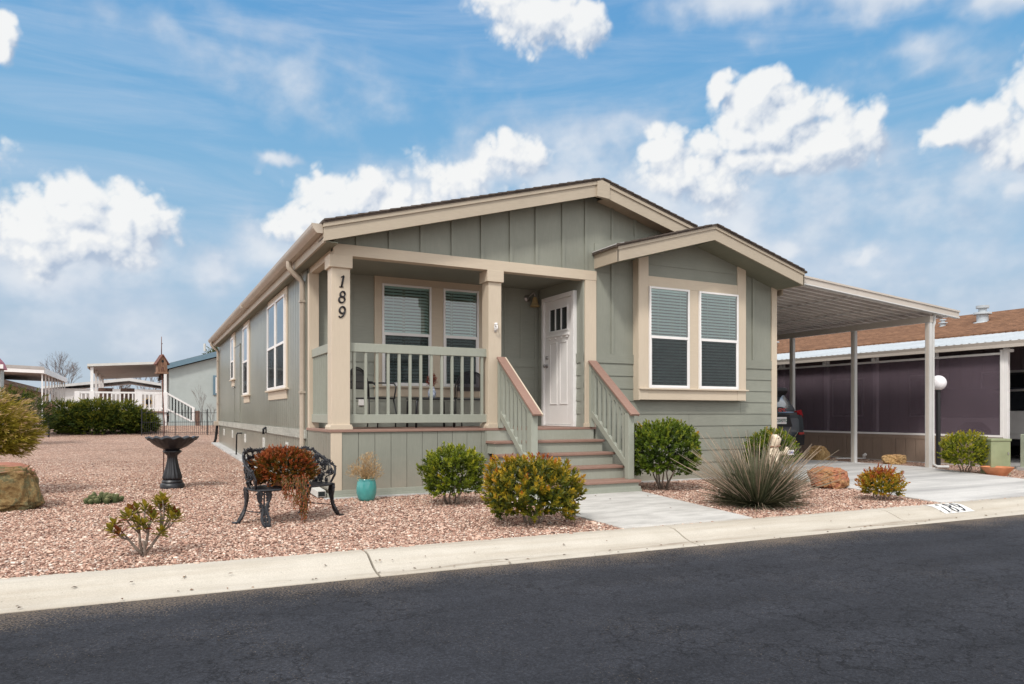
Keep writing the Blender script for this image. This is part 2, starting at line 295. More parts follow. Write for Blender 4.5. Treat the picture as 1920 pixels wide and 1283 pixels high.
M['farground'] = pmat('dry_ground', (.34, .25, .19), (.26, .19, .14), .95, 2, 30, .5, .02, dirt=.25, dscale=.1)
M['paint_white'] = pmat('worn_white_paint', (.72, .71, .69), (.60, .58, .54), .8, 30, 80, .2, .001, dirt=.2, dscale=14)
# foliage
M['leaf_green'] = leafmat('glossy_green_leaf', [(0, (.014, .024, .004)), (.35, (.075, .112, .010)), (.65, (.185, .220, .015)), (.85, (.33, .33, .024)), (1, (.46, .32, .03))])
M['leaf_dark'] = leafmat('dark_green_leaf', [(0, (.010, .022, .005)), (.35, (.048, .086, .010)), (.65, (.125, .180, .015)), (.86, (.26, .28, .024)), (1, (.50, .27, .04))])
M['leaf_orange'] = leafmat('bronze_tipped_leaf', [(0, (.014, .026, .005)), (.3, (.055, .085, .012)), (.55, (.165, .160, .014)), (.78, (.42, .28, .02)), (.92, (.44, .16, .02)), (1, (.30, .055, .025))])
M['leaf_yellow'] = leafmat('yellow_green_leaf', [(0, (.016, .030, .004)), (.35, (.085, .12, .010)), (.65, (.24, .26, .014)), (.9, (.36, .32, .016)), (1, (.46, .34, .02))])
M['leaf_bronze'] = leafmat('sparse_bronze_leaf', [(0, (.05, .06, .012)), (.4, (.17, .15, .018)), (.7, (.33, .24, .02)), (.85, (.22, .07, .02)), (1, (.13, .022, .014))])
M['leaf_rust'] = leafmat('rusty_sedum_leaf', [(0, (.020, .020, .005)), (.25, (.065, .055, .008)), (.45, (.135, .080, .009)), (.66, (.205, .065, .009)), (.84, (.28, .050, .014)), (1, (.38, .12, .04))])
M['conifer_gold'] = leafmat('golden_conifer', [(0, (.022, .026, .004)), (.35, (.12, .105, .010)), (.65, (.29, .235, .020)), (.88, (.40, .29, .10)), (1, (.52, .34, .21))], .7, .2, .2)
M['conifer_dark'] = leafmat('dark_juniper', [(0, (.006, .013, .004)), (.4, (.022, .042, .008)), (.7, (.070, .092, .010)), (1, (.20, .185, .018))], .7, .15, .2)
M['blade'] = leafmat('yucca_blade', [(0, (.035, .042, .020)), (.35, (.105, .115, .062)), (.6, (.19, .175, .115)), (.8, (.30, .22, .165)), (1, (.50, .39, .27))], .6, .12, .3)
M['straw'] = leafmat('dry_straw', [(0, (.26, .16, .07)), (.5, (.48, .32, .16)), (1, (.62, .45, .25))], .8, .25, .2)
M['cactus'] = leafmat('grey_green_cactus', [(0, (.025, .04, .014)), (.5, (.065, .085, .035)), (.85, (.12, .125, .06)), (1, (.30, .235, .12))], .8, 0, .2)
M['twig'] = leafmat('bare_twig', [(0, (.10, .075, .065)), (1, (.20, .155, .135))], .9, 0, .1)

# ------------------------------------------------------------------ mesh helper
class MB:
    def __init__(s, mat=None): s.v = []; s.f = []; s.t = []; s.M = mat
    def add(s, vs, fs, t=.5):
        o = len(s.v)
        if s.M is not None: vs = [s.M @ Vector(p) for p in vs]
        s.v += [tuple(p) for p in vs]; s.f += [tuple(i + o for i in f) for f in fs]; s.t += [t] * len(fs)
        return s
    def box(s, a, b, t=.5):
        (x0, y0, z0), (x1, y1, z1) = [min(p, q) for p, q in zip(a, b)], [max(p, q) for p, q in zip(a, b)]
        return s.add([(x0, y0, z0), (x1, y0, z0), (x1, y1, z0), (x0, y1, z0), (x0, y0, z1), (x1, y0, z1), (x1, y1, z1), (x0, y1, z1)],
                     [(3, 2, 1, 0), (4, 5, 6, 7), (0, 1, 5, 4), (1, 2, 6, 5), (2, 3, 7, 6), (3, 0, 4, 7)], t)
    def prism(s, poly, axis, a, b, t=.5):
        n = len(poly)
        def P(q, k): return {'x': (k, q[0], q[1]), 'y': (q[0], k, q[1]), 'z': (q[0], q[1], k)}[axis]
        vs = [P(q, a) for q in poly] + [P(q, b) for q in poly]
        fs = [tuple(range(n)), tuple(range(2 * n - 1, n - 1, -1))] + [(i, (i + 1) % n, n + (i + 1) % n, n + i) for i in range(n)]
        return s.add(vs, fs, t)
    def beam(s, p0, p1, w, h, t=.5, side=None):
        p0, p1 = Vector(p0), Vector(p1); d = (p1 - p0).normalized()
        r = Vector(side).normalized() if side else d.cross(Vector((0, 0, 1)))
        if r.length < 1e-4: r = Vector((1, 0, 0))
        r.normalize(); u = r.cross(d).normalized()
        vs = []
        for p in (p0, p1):
            for i, j in ((-1, -1), (1, -1), (1, 1), (-1, 1)): vs.append(p + r * w / 2 * i + u * h / 2 * j)
        return s.add(vs, [(3, 2, 1, 0), (4, 5, 6, 7), (0, 1, 5, 4), (1, 2, 6, 5), (2, 3, 7, 6), (3, 0, 4, 7)], t)
    def tube(s, pts, r, seg=8, t=.5, cap=True, flat=1.0):
        pts = [Vector(p) for p in pts]; n = len(pts)
        rs = r if isinstance(r, (list, tuple)) else [r] * n
        vs = []; prev = None
        for i, p in enumerate(pts):
            d = (pts[min(i + 1, n - 1)] - pts[max(i - 1, 0)])
            d = d.normalized() if d.length > 1e-9 else Vector((0, 0, 1))
            if prev is None: prev = d.orthogonal().normalized()
            a = prev - d * prev.dot(d)
            a = a.normalized() if a.length > 1e-6 else d.orthogonal().normalized()
            prev = a; b = d.cross(a)
            for k in range(seg):
                q = 2 * PI * k / seg; vs.append(p + (a * math.cos(q) + b * math.sin(q) * flat) * rs[i])
        fs = [(i * seg + k, i * seg + (k + 1) % seg, (i + 1) * seg + (k + 1) % seg, (i + 1) * seg + k) for i in range(n - 1) for k in range(seg)]
        if cap: fs += [tuple(range(seg - 1, -1, -1)), tuple(range((n - 1) * seg, n * seg))]
        return s.add(vs, fs, t)
    def lathe(s, prof, seg=24, c=(0, 0, 0), t=.5, mod=None):
        vs = []; n = len(prof)
        for i, (r, z) in enumerate(prof):
            for k in range(seg):
                q = 2 * PI * k / seg; rr, zz = (r, z) if mod is None else mod(r, z, q, i)
                vs.append((c[0] + rr * math.cos(q), c[1] + rr * math.sin(q), c[2] + zz))
        fs = [(i * seg + k, i * seg + (k + 1) % seg, (i + 1) * seg + (k + 1) % seg, (i + 1) * seg + k) for i in range(n - 1) for k in range(seg)]
        fs += [tuple(range(seg - 1, -1, -1)), tuple(range((n - 1) * seg, n * seg))]
        return s.add(vs, fs, t)
    def leaf(s, p, d, nrm, L, W, t, fold=.25, tip=.55):
        d = d.normalized(); r = d.cross(nrm)
        r = r.normalized() if r.length > 1e-5 else d.orthogonal().normalized()
        u = r.cross(d); m = p + d * L * tip
        return s.add([p, m + r * W / 2 + u * fold * W, p + d * L - u * fold * W * .6, m - r * W / 2 + u * fold * W, m - u * fold * W * .2],
                     [(0, 1, 4), (1, 2, 4), (2, 3, 4), (3, 0, 4)], t)
    def build(s, name, mat, parent=None, smooth=False, bevel=0, recalc=True, tint=False, label=None):
        me = bpy.data.meshes.new(name); me.from_pydata(s.v, [], s.f)
        if recalc and s.f:
            b = bmesh.new(); b.from_mesh(me); bmesh.ops.recalc_face_normals(b, faces=b.faces)
            b.to_mesh(me); b.free()
        if tint:
            at = me.attributes.new('tint', 'FLOAT', 'FACE'); at.data.foreach_set('value', s.t)
        if smooth: me.polygons.foreach_set('use_smooth', [True] * len(me.polygons))
        me.materials.append(M[mat] if isinstance(mat, str) else mat); me.update()
        o = bpy.data.objects.new(name, me); COL.objects.link(o)
        if parent: o.parent = parent
        if bevel:
            m = o.modifiers.new('b', 'BEVEL'); m.width = bevel; m.segments = 2; m.limit_method = 'ANGLE'; m.angle_limit = R(40)
        if smooth == 'auto':
            m = o.modifiers.new('e', 'EDGE_SPLIT'); m.split_angle = R(35)
        if label: o['label'] = label
        return o
def tag(o, label=None, cat=None, group=None, kind=None):
    if label: o['label'] = label
    if cat: o['category'] = cat
    if group: o['group'] = group
    if kind: o['kind'] = kind
    return o
def thing(name, label, cat, loc=(0, 0, 0), rz=0, group=None):
    o = bpy.data.objects.new(name, None); COL.objects.link(o); o.empty_display_size = .1
    o.location = loc; o.rotation_euler = (0, 0, rz)
    return tag(o, label, cat, group)
def dup(root, loc, rz=0, label=None, group=None):
    r = root.copy(); COL.objects.link(r); r.location = loc; r.rotation_euler = (0, 0, rz)
    if label: r['label'] = label
    if group: r['group'] = group
    for ch in list(root.children):
        c = ch.copy(); COL.objects.link(c); c.parent = r
        for g in ch.children:
            d = g.copy(); COL.objects.link(d); d.parent = c
    return r
def frame(o, rz):  # local wall frame: x along the wall, y into the wall, z up
    return Matrix.Translation(o) @ Matrix.Rotation(rz, 4, 'Z')
def text_mb(txt, size, mat4, depth=.004, bold=0):
    cu = bpy.data.curves.new('t', 'FONT'); cu.body = txt; cu.size = size; cu.extrude = depth / 2; cu.offset = bold
    cu.align_x = 'CENTER'; cu.align_y = 'CENTER'; cu.resolution_u = 3
    ob = bpy.data.objects.new('t', cu); COL.objects.link(ob)
    dg = bpy.context.evaluated_depsgraph_get(); me = bpy.data.meshes.new_from_object(ob.evaluated_get(dg))
    mb = MB(mat4 @ Matrix.Rotation(PI / 2, 4, 'X'))
    mb.add([v.co.copy() for v in me.vertices], [tuple(p.vertices) for p in me.polygons])
    bpy.data.objects.remove(ob); bpy.data.curves.remove(cu); bpy.data.meshes.remove(me)
    return mb
def gz(x, y):  # height of the lot: level in front, rising gently behind
    return 0.0 if y < 6 else (.0155 * (y - 6) if y < 21 else min(.62, .2325 + .09 * (y - 21)))

# ------------------------------------------------------------------ camera, light, sky
cam = bpy.data.cameras.new('camera'); co = bpy.data.objects.new('camera', cam); COL.objects.link(co)
co.location = (-2.1553, -9.2784, 1.10); co.rotation_euler = (PI / 2, 0, -R(27.174))
cam.sensor_width = 36; cam.lens = 25.275; cam.shift_y = .0698; cam.clip_end = 3000; cam.clip_start = .05
SC.camera = co
SC.view_settings.view_transform = 'Standard'; SC.view_settings.look = 'None'; SC.view_settings.exposure = 0; SC.view_settings.gamma = 1

SUN_EL, SUN_AZ = 48, -134          # azimuth clockwise from +Y: light comes from the left and the street side
sun = bpy.data.lights.new('sun', 'SUN'); so = bpy.data.objects.new('sun', sun); COL.objects.link(so)
sun.energy = 2.7; sun.angle = R(9); sun.color = (1, .955, .90)
sd = Vector((math.sin(R(SUN_AZ)) * math.cos(R(SUN_EL)), math.cos(R(SUN_AZ)) * math.cos(R(SUN_EL)), math.sin(R(SUN_EL))))
so.rotation_euler = sd.to_track_quat('Z', 'Y').to_euler(); so.location = (0, 0, 30)

def build_world():
    w = bpy.data.worlds.new('World'); SC.world = w; w.use_nodes = True
    nt = w.node_tree; n = nt.nodes; l = nt.links; n.clear()
    out = n.new('ShaderNodeOutputWorld'); bg = n.new('ShaderNodeBackground'); l.new(bg.outputs[0], out.inputs[0])
    bg.inputs[1].default_value = .14
    sky = n.new('ShaderNodeTexSky'); sky.sky_type = 'NISHITA'; sky.sun_disc = False
    sky.sun_elevation = R(SUN_EL); sky.sun_rotation = R(SUN_AZ); sky.altitude = 1500; sky.air_density = 1; sky.dust_density = .6; sky.ozone_density = 1.5
    tc = n.new('ShaderNodeTexCoord'); d = tc.outputs['Generated']
    sx = n.new('ShaderNodeSeparateXYZ'); l.new(d, sx.inputs[0])
    def mth(op, a, b=None, c=None, clamp=False):
        x = n.new('ShaderNodeMath'); x.operation = op; x.use_clamp = clamp
        for i, v in enumerate((a, b, c)):
            if v is None: continue
            if isinstance(v, (int, float)): x.inputs[i].default_value = v
            else: l.new(v, x.inputs[i])
        return x.outputs[0]
    az = mth('MULTIPLY', mth('ARCTAN2', sx.outputs[0], sx.outputs[1]), 57.2958)
    el = mth('MULTIPLY', mth('ARCSINE', sx.outputs[2]), 57.2958)
    cb = n.new('ShaderNodeCombineXYZ'); l.new(az, cb.inputs[0]); l.new(el, cb.inputs[1]); P0 = cb.outputs[0]
    # clear sky: physical sky pulled towards the photograph's blue, hazy at the horizon
    def srgb(h): return tuple(((int(h[i:i + 2], 16) / 255 + .055) / 1.055) ** 2.4 / .14 for i in (0, 2, 4))
    er = ramp(n, [(0, srgb('b6c2cf')), (.09, srgb('b2c4d5')), (.18, srgb('a2c3dd')), (.29, srgb('86b8dc')), (.40, srgb('70acda')), (.52, srgb('5f9fd6')), (1, srgb('4c8acb'))])
    ef = mth('DIVIDE', el, 60.0, None, True); l.new(ef, er.inputs[0])
    skyc = mixc(n, l, 'MIX', .93, sky.outputs[0], er.outputs[0])
    mp = n.new('ShaderNodeMapping'); l.new(P0, mp.inputs[0]); mp.inputs['Scale'].default_value = (.028, .17, 1); mp.inputs['Rotation'].default_value = (0, 0, R(7))
    c1 = noise(n, l, mp.outputs[0], 1.5, 6, .6, .7)
    cm = n.new('ShaderNodeMapRange'); cm.interpolation_type = 'SMOOTHSTEP'; l.new(c1.outputs[0], cm.inputs[0]); cm.inputs[1].default_value = .40; cm.inputs[2].default_value = .82; cm.inputs[4].default_value = .44
    skyc = mixc(n, l, 'MIX', cm.outputs[0], skyc, srgb('d2dcec'))
    # unseen white cloud over the rest of the dome, brightened as added front fill
    far = noise(n, l, d, 2.2, 5, .6)
    fm = n.new('ShaderNodeMapRange'); fm.interpolation_type = 'SMOOTHSTEP'; l.new(far.outputs[0], fm.inputs[0]); fm.inputs[1].default_value = .32; fm.inputs[2].default_value = .5
    o1 = n.new('ShaderNodeMapRange'); o1.interpolation_type = 'SMOOTHSTEP'; l.new(mth('ABSOLUTE', mth('SUBTRACT', az, 27.0)), o1.inputs[0]); o1.inputs[1].default_value = 40; o1.inputs[2].default_value = 60
    o2 = n.new('ShaderNodeMapRange'); o2.interpolation_type = 'SMOOTHSTEP'; l.new(el, o2.inputs[0]); o2.inputs[1].default_value = 33; o2.inputs[2].default_value = 45
    om = mth('MULTIPLY', fm.outputs[0], mth('MAXIMUM', o1.outputs[0], o2.outputs[0]))
    skyc = mixc(n, l, 'MIX', om, skyc, (10.6, 10.7, 10.8))
    l.new(skyc, bg.inputs[0])
    w.cycles.sampling_method = 'MANUAL'; w.cycles.sample_map_resolution = 512
build_world()

# cumulus in front of the sky: a far shell, clear except where its vertices carry cloud
CRISP = [(-6.6,12.0,3.4,3.6,1),(-4.5,14.0,2.9,2.6,1),(-.6,13.6,3.1,2.7,1),(-2.9,12.0,4.8,2.8,1),(13.4,15.8,4.4,2.7,1),(12.2,16.7,2.4,1.6,1),(15.8,17.2,2.3,1.6,1),(17.9,16.0,3.7,2.2,.8),(10.6,14.2,2.4,1.6,.9),
(27.6,19.6,3.4,1.9,.75),(29.6,20.2,1.7,1.5,.8),(24.5,19.6,3.0,1.5,.65),(22,18,4.5,2.4,.6),(28.9,28.9,4.7,2.5,1),(32.2,28.3,2.6,1.7,.9),(26.3,29.8,2.5,1.7,1),
(46,22.2,3,2.3,1),(44,23.6,1.1,1.2,1),(49,21.6,3.8,2.4,1),(47.1,20.5,4.5,2.2,1),(51.2,19.2,4.3,2.4,1),(53.9,19.6,1.8,2.2,1),(47.9,18.6,7,1.6,.9),(38.9,19.6,2.1,2.1,1),(42.7,20,2.2,1.2,.85),(41.3,18.1,4.2,2.2,.9),(43.1,16.9,3.4,2.2,.85),
(60.5,18.8,2.6,1.6,1),(62.3,17.3,2.6,1.9,1),(58.5,18.2,1.9,.8,.8),(64,19.6,3,2,.9),(-8.4,22.8,.9,1.9,1),(-12,17,4,2.5,1),(68,23,5,2.5,.9)]
SOFT = [(-6.6,9.2,6,2.6,.8),(-.9,10.6,4.6,2.4,.8),(4.8,10.2,4.8,2.2,.8),(9.5,12.2,4,2.8,.8),(-4,11,7,3,.9),(-6.6,7,4,1.5,.5),(13,13,5,3.5,.8),(20,16,8,4.5,.9),(25,19,7,3,.7),(32.3,17.8,8,4.6,.9),(46,29,9,1.9,.9),(55.9,27.6,9,2.0,1),(62,26,4,1.6,.9),
(44.5,15,7,4.6,.9),(37.3,15.5,7,4.5,.9),(47,12,10,4,.75),(55,10,9,3.2,.6),(50,18,8,2.6,.8),(61,16,4,2,.8),(46,26.6,2,1,.4),(57,22.5,6,1.2,.35),(30,12,16,5,.6),(8.9,18.6,2.6,.7,.95),(62.6,14.6,1.2,1,.9),(48.6,12,3.4,1.6,1),(53.3,11.4,2.6,1.0,1),(42,13,12,6,.8),(56,14,10,5,.6),(50,6,16,5,.75),(34,21,9,3,.5),(0,5,14,4,.5),(15,24,10,2.5,.4),(3,26,8,1.8,.4),(56,24,5,1.4,.5)]
def build_clouds():
    az = np.arange(-18, 74, .085); el = np.arange(-.5, 36.5, .085); AZ, EL = np.meshgrid(az, el)
    rs = np.random.RandomState(11)
    def vnoise(x, y, seed):
        g = np.random.RandomState(seed).uniform(-1, 1, (256, 256)); xi = np.floor(x).astype(int); yi = np.floor(y).astype(int)
        fx, fy = x - xi, y - yi; fx = fx * fx * fx * (fx * (fx * 6 - 15) + 10); fy = fy * fy * fy * (fy * (fy * 6 - 15) + 10)
        a, b = g[yi % 256, xi % 256], g[yi % 256, (xi + 1) % 256]; c, d = g[(yi + 1) % 256, xi % 256], g[(yi + 1) % 256, (xi + 1) % 256]
        return (a * (1 - fx) + b * fx) * (1 - fy) + (c * (1 - fx) + d * fx) * fy
    def fbm(x, y, s, octv, seed, gain=.5, bil=False):
        t = 0; amp = 1; tot = 0
        for k in range(octv):
            ca, sa = math.cos(k * 1.1), math.sin(k * 1.1); v = vnoise((x * ca - y * sa) * s + k * 17.3, (x * sa + y * ca) * s + k * 9.1, seed + k)
            t = t + amp * ((np.abs(v) * 2 - .75) if bil else v); tot += amp; amp *= gain; s *= 2.05
        return t / tot
    wx = AZ + 1.1 * fbm(AZ, EL, .30, 3, 1); wy = EL + .8 * fbm(AZ, EL, .30, 3, 31)
    wx += .28 * fbm(AZ, EL, 1.3, 3, 61); wy += .28 * fbm(AZ, EL, 1.3, 3, 91)
    def field(L, x, y):
        f = np.full(AZ.shape, -3.0)
        for a, e, ra, re, w in L:
            q = w * (1 - np.sqrt(((x - a) / ra) ** 2 + ((y - e) / re) ** 2)); f = np.maximum(f, q) + .04 * np.exp(-((f - q) / .12) ** 2)
        return f
    D = field(CRISP, wx, wy) + .25 * fbm(AZ, EL, .75, 6, 121, .48, True) + .22 * fbm(AZ, EL, .5, 5, 151, .55)
    S = field(SOFT, wx, wy) + .42 * fbm(AZ * .7, EL, .42, 6, 181, .52)
    sm = lambda t, a, b: (lambda u: u * u * (3 - 2 * u))(np.clip((t - a) / (b - a), 0, 1))
    aC = sm(D, -.04, .42) * .96; aS = sm(S, -.12, .8) * .84
    # light from upper left: a lump is bright where it falls away towards the light
    def shift(A, dx, dy): return np.roll(np.roll(A, int(round(-dx / .085)), 1), int(round(-dy / .085)), 0)
    Dc = np.clip(D, -.2, 1.2)
    lit = .54 + 1.0 * (Dc - shift(Dc, -.35, .5)) + .75 * (Dc - shift(Dc, -.9, 1.3)) + .16 * fbm(AZ, EL, 1.6, 4, 211, .6, True)
    lit = np.clip(lit + .35 * np.clip(Dc, 0, .6), 0, 1)
    lo = np.array([.44, .53, .67]); hi = np.array([.93, .935, .93]); mid = np.array([.72, .765, .83])
    def col(t):
        t = t[..., None]; return np.where(t < .5, lo + (mid - lo) * t * 2, mid + (hi - mid) * (t - .5) * 2)
    cS = col(np.clip(.34 + .35 * sm(S, .1, .9) + .22 * fbm(AZ, EL, .6, 5, 241), 0, .8)) * np.array([.97, .98, 1.0])
    A = 1 - (1 - aC) * (1 - aS); wC = (aC / np.maximum(A, 1e-4))[..., None]; CC = col(lit) * wC + cS * (1 - wC)
    A = A * np.clip((AZ + 18) / 3, 0, 1) * np.clip((74 - AZ) / 3, 0, 1) * np.clip((36.4 - EL) / 1.5, 0, 1)
    r = 1600; a_, e_ = np.radians(AZ), np.radians(EL)
    co = np.stack([r * np.sin(a_) * np.cos(e_), r * np.cos(a_) * np.cos(e_), r * np.sin(e_)], -1).reshape(-1, 3)
    h, w = AZ.shape; idx = np.arange(h * w).reshape(h, w)
    q = np.stack([idx[:-1, :-1], idx[:-1, 1:], idx[1:, 1:], idx[1:, :-1]], -1).reshape(-1, 4)
    keep = A.reshape(-1)[q].max(1) > .01; q = q[keep]
    used, inv = np.unique(q, return_inverse=True); q = inv.reshape(-1, 4); co = co[used]
    me = bpy.data.meshes.new('sky_clouds'); me.vertices.add(len(co)); me.vertices.foreach_set('co', co.reshape(-1).astype(np.float32))
    me.loops.add(q.size); me.loops.foreach_set('vertex_index', q.reshape(-1).astype(np.int32)); me.polygons.add(len(q))
    me.polygons.foreach_set('loop_start', np.arange(0, q.size, 4, dtype=np.int32)); me.update(calc_edges=True)
    at = me.attributes.new('cloud', 'FLOAT_COLOR', 'POINT')
    at.data.foreach_set('color', np.concatenate([CC.reshape(-1, 3), A.reshape(-1, 1)], 1)[used].reshape(-1).astype(np.float32))
    m, nt, n, l = nodes_of('cloud_vapour'); out = n.new('ShaderNodeOutputMaterial')
    an = n.new('ShaderNodeAttribute'); an.attribute_name = 'cloud'; em = n.new('ShaderNodeEmission'); l.new(an.outputs['Color'], em.inputs[0])
    tr = n.new('ShaderNodeBsdfTransparent'); mx = n.new('ShaderNodeMixShader'); l.new(an.outputs['Alpha'], mx.inputs[0]); l.new(tr.outputs[0], mx.inputs[1]); l.new(em.outputs[0], mx.inputs[2]); l.new(mx.outputs[0], out.inputs[0])
    m.cycles.emission_sampling = 'NONE'; me.materials.append(m)
    o = bpy.data.objects.new('sky', me); COL.objects.link(o); tag(o, kind='structure')
build_clouds()

# ------------------------------------------------------------------ ground, road, kerb, paths
KA = -.0402                                    # the street runs slightly askew to the house
def kerb_y(x): return -3.62 + KA * x
def kframe(mb_obj): mb_obj.location = (0, -3.62, 0); mb_obj.rotation_euler = (0, 0, math.atan(KA))
gnd = MB().add([(-900, -900, -.16), (900, -900, -.16), (900, 1500, -.16), (-900, 1500, -.16)], [(0, 1, 2, 3)]).build('ground', 'farground', recalc=False); tag(gnd, kind='structure')
xs = list(np.arange(-60, -10, 2.5)) + list(np.arange(-10, 16, .4)) + list(np.arange(16, 61, 2.5))
ts = [0, .25, .5] + list(np.arange(1, 9, .4)) + list(np.arange(9, 30, 1.2)) + list(np.arange(30, 91, 4))
mb = MB(); vs = []
for tt in ts:
    for x in xs:
        y = kerb_y(x) + .01 + tt
        z = gz(x, y) + (mnoise.noise((x * 1.3, y * 1.3, 0)) * .008 if tt > 0 else -.005)
        vs.append((x, y, z))
W = len(xs)
mb.add(vs, [(j * W + i, j * W + i + 1, (j + 1) * W + i + 1, (j + 1) * W + i) for j in range(len(ts) - 1) for i in range(W - 1)])
tag(mb.build('gravel_yard', 'gravel', smooth=True), kind='structure')
mb = MB(); mb.add([(-150, -8.4, -.10), (150, -8.4, -.10), (150, -.535, -.10), (-150, -.535, -.10)], [(0, 1, 2, 3)])
o = mb.build('road', 'asphalt', recalc=False); kframe(o); tag(o, kind='structure')
kp = [(.03, -.2), (.03, .004), (-.10, .010), (-.17, .002), (-.26, -.030), (-.34, -.062), (-.40, -.078), (-.47, -.088), (-.545, -.092), (-.55, -.2)]
mb = MB(); s0 = -.585 - 2.945 * 22
for i in range(44):
    a = s0 + i * 2.945; mb.prism(kp, 'x', a + .008, a + 2.937)
o = mb.build('kerb', 'kerb', bevel=.006); kframe(o); tag(o, kind='structure'); KERB = o
mb = MB(); kp2 = [(-8.39, -.2), (-8.39, -.092), (-8.5, -.085), (-8.65, -.03), (-8.8, .01), (-8.95, .01), (-8.95, -.2)]
mb.prism(kp2, 'x', -150, 150); o = mb.build('kerb', 'kerb'); kframe(o); tag(o, kind='structure')
mb = MB(); mb.add([(-150, -60, .0), (150, -60, .0), (150, -8.93, .0), (-150, -8.93, .0)], [(0, 1, 2, 3)])
o = mb.build('gravel_yard', 'gravel', recalc=False); kframe(o); tag(o, kind='structure')

# digits as rounded strokes in a unit-high box
def loop(cx, cz, rx, rz, a0=0, a1=360, k=18): return [(cx + rx * math.cos(R(a0 + (a1 - a0) * i / k)), cz + rz * math.sin(R(a0 + (a1 - a0) * i / k))) for i in range(k + 1)]
DIG = {'1': [([(.30, .0), (.36, .5), (.42, 1.0)], [1.0, 1.15, .9]), ([(.42, .99), (.32, .90), (.20, .86)], [.9, .8, .5]), ([(.12, .0), (.30, .02), (.48, .0)], [.6, .8, .6])],
       '8': [(loop(.33, .73, .20, .24), None), (loop(.31, .26, .25, .27), None)],
       '9': [(loop(.31, .68, .24, .29), None), ([(.55, .70), (.53, .45), (.43, .18), (.25, .02), (.12, .06), (.10, .15)], [1, 1.1, 1, .9, .9, 1.1])]}
def digit_mb(ch, h, r, mat4, depth=1.0, shear=0):
    mb = MB(mat4 @ Matrix.Diagonal((1, depth, 1, 1)))
    for pts, ws in DIG[ch]:
        rr = [r * k for k in ws] if ws else [r * (1 + .25 * math.sin(2 * PI * i / 18 * 2)) for i in range(len(pts))]
        mb.tube([((p[0] - .32 + shear * (p[1] - .5)) * h, 0, p[1] * h) for p in pts], rr, 8)
    return mb
# white number panel painted on the sloping kerb by the driveway
slope = math.atan2(.064, .17)
Fk = Matrix.Translation((5.92, -.105, .0165)) @ Matrix.Rotation(-.35, 4, 'X')
def kerb_z(yy):
    for (a, za), (b, zb) in zip(kp[1:], kp[2:]):
        if b <= yy <= a: return za + (zb - za) * (yy - a) / (b - a)
    return 0
mb = MB(); rows = [-.06, -.10, -.17, -.26, -.33]; vs = []
for yy in rows:
    for xx in (6.09, 6.62): vs.append((xx, yy, kerb_z(yy) + .004))
mb.add(vs, [(2 * i, 2 * i + 1, 2 * i + 3, 2 * i + 2) for i in range(len(rows) - 1)])
np_ = mb.build('painted_number_panel', 'paint_white', KERB)
for i, ch in enumerate('189'):
    mb = MB()
    for pts, ws in DIG[ch]:
        q = []
        for p in pts:
            yy = -.31 + p[1] * .21; q.append((6.21 + i * .14 + (p[0] - .3) * .15 + (p[1] - .5) * .03, yy, kerb_z(yy) + .004))
        for k in range(len(q) - 1):
            a, b = Vector(q[k]), Vector(q[k + 1]); d = (b - a); s_ = Vector((-d.y, d.x, 0))  .normalized() * .0105
            zz = Vector((0, 0, .004 + .0001 * k))
            mb.add([a - s_ + zz, a + s_ + zz, b + s_ + zz, b - s_ + zz], [(0, 1, 2, 3)])
    mb.build('digit', 'digit', np_)
# oil-free grit and dark chips lying on the kerb are left to its material; paths next
WALK = [(1.90, -3.69), (3.50, -3.755), (4.02, -1.26), (4.02, -1.1), (2.05, -1.1), (1.98, -2.0)]
mb = MB().prism(WALK, 'z', -.1, .018); tag(mb.build('walkway', 'walk', bevel=.008), kind='structure')
DRIVE = [(6.50, -3.875), (10.6, -4.04), (10.83, -2.55), (11.35, -1.3), (11.93, -.1), (11.93, 15), (8.05, 15), (8.05, .25), (7.35, -1.1)]
mb = MB().prism(DRIVE, 'z', -.1, .020); tag(mb.build('driveway', 'drive', bevel=.006), kind='structure')
mb = MB().prism([(13.42, -3), (17.6, -3), (17.6, 14), (13.42, 14)], 'z', -.1, .03); tag(mb.build('driveway', 'drive'), kind='structure')

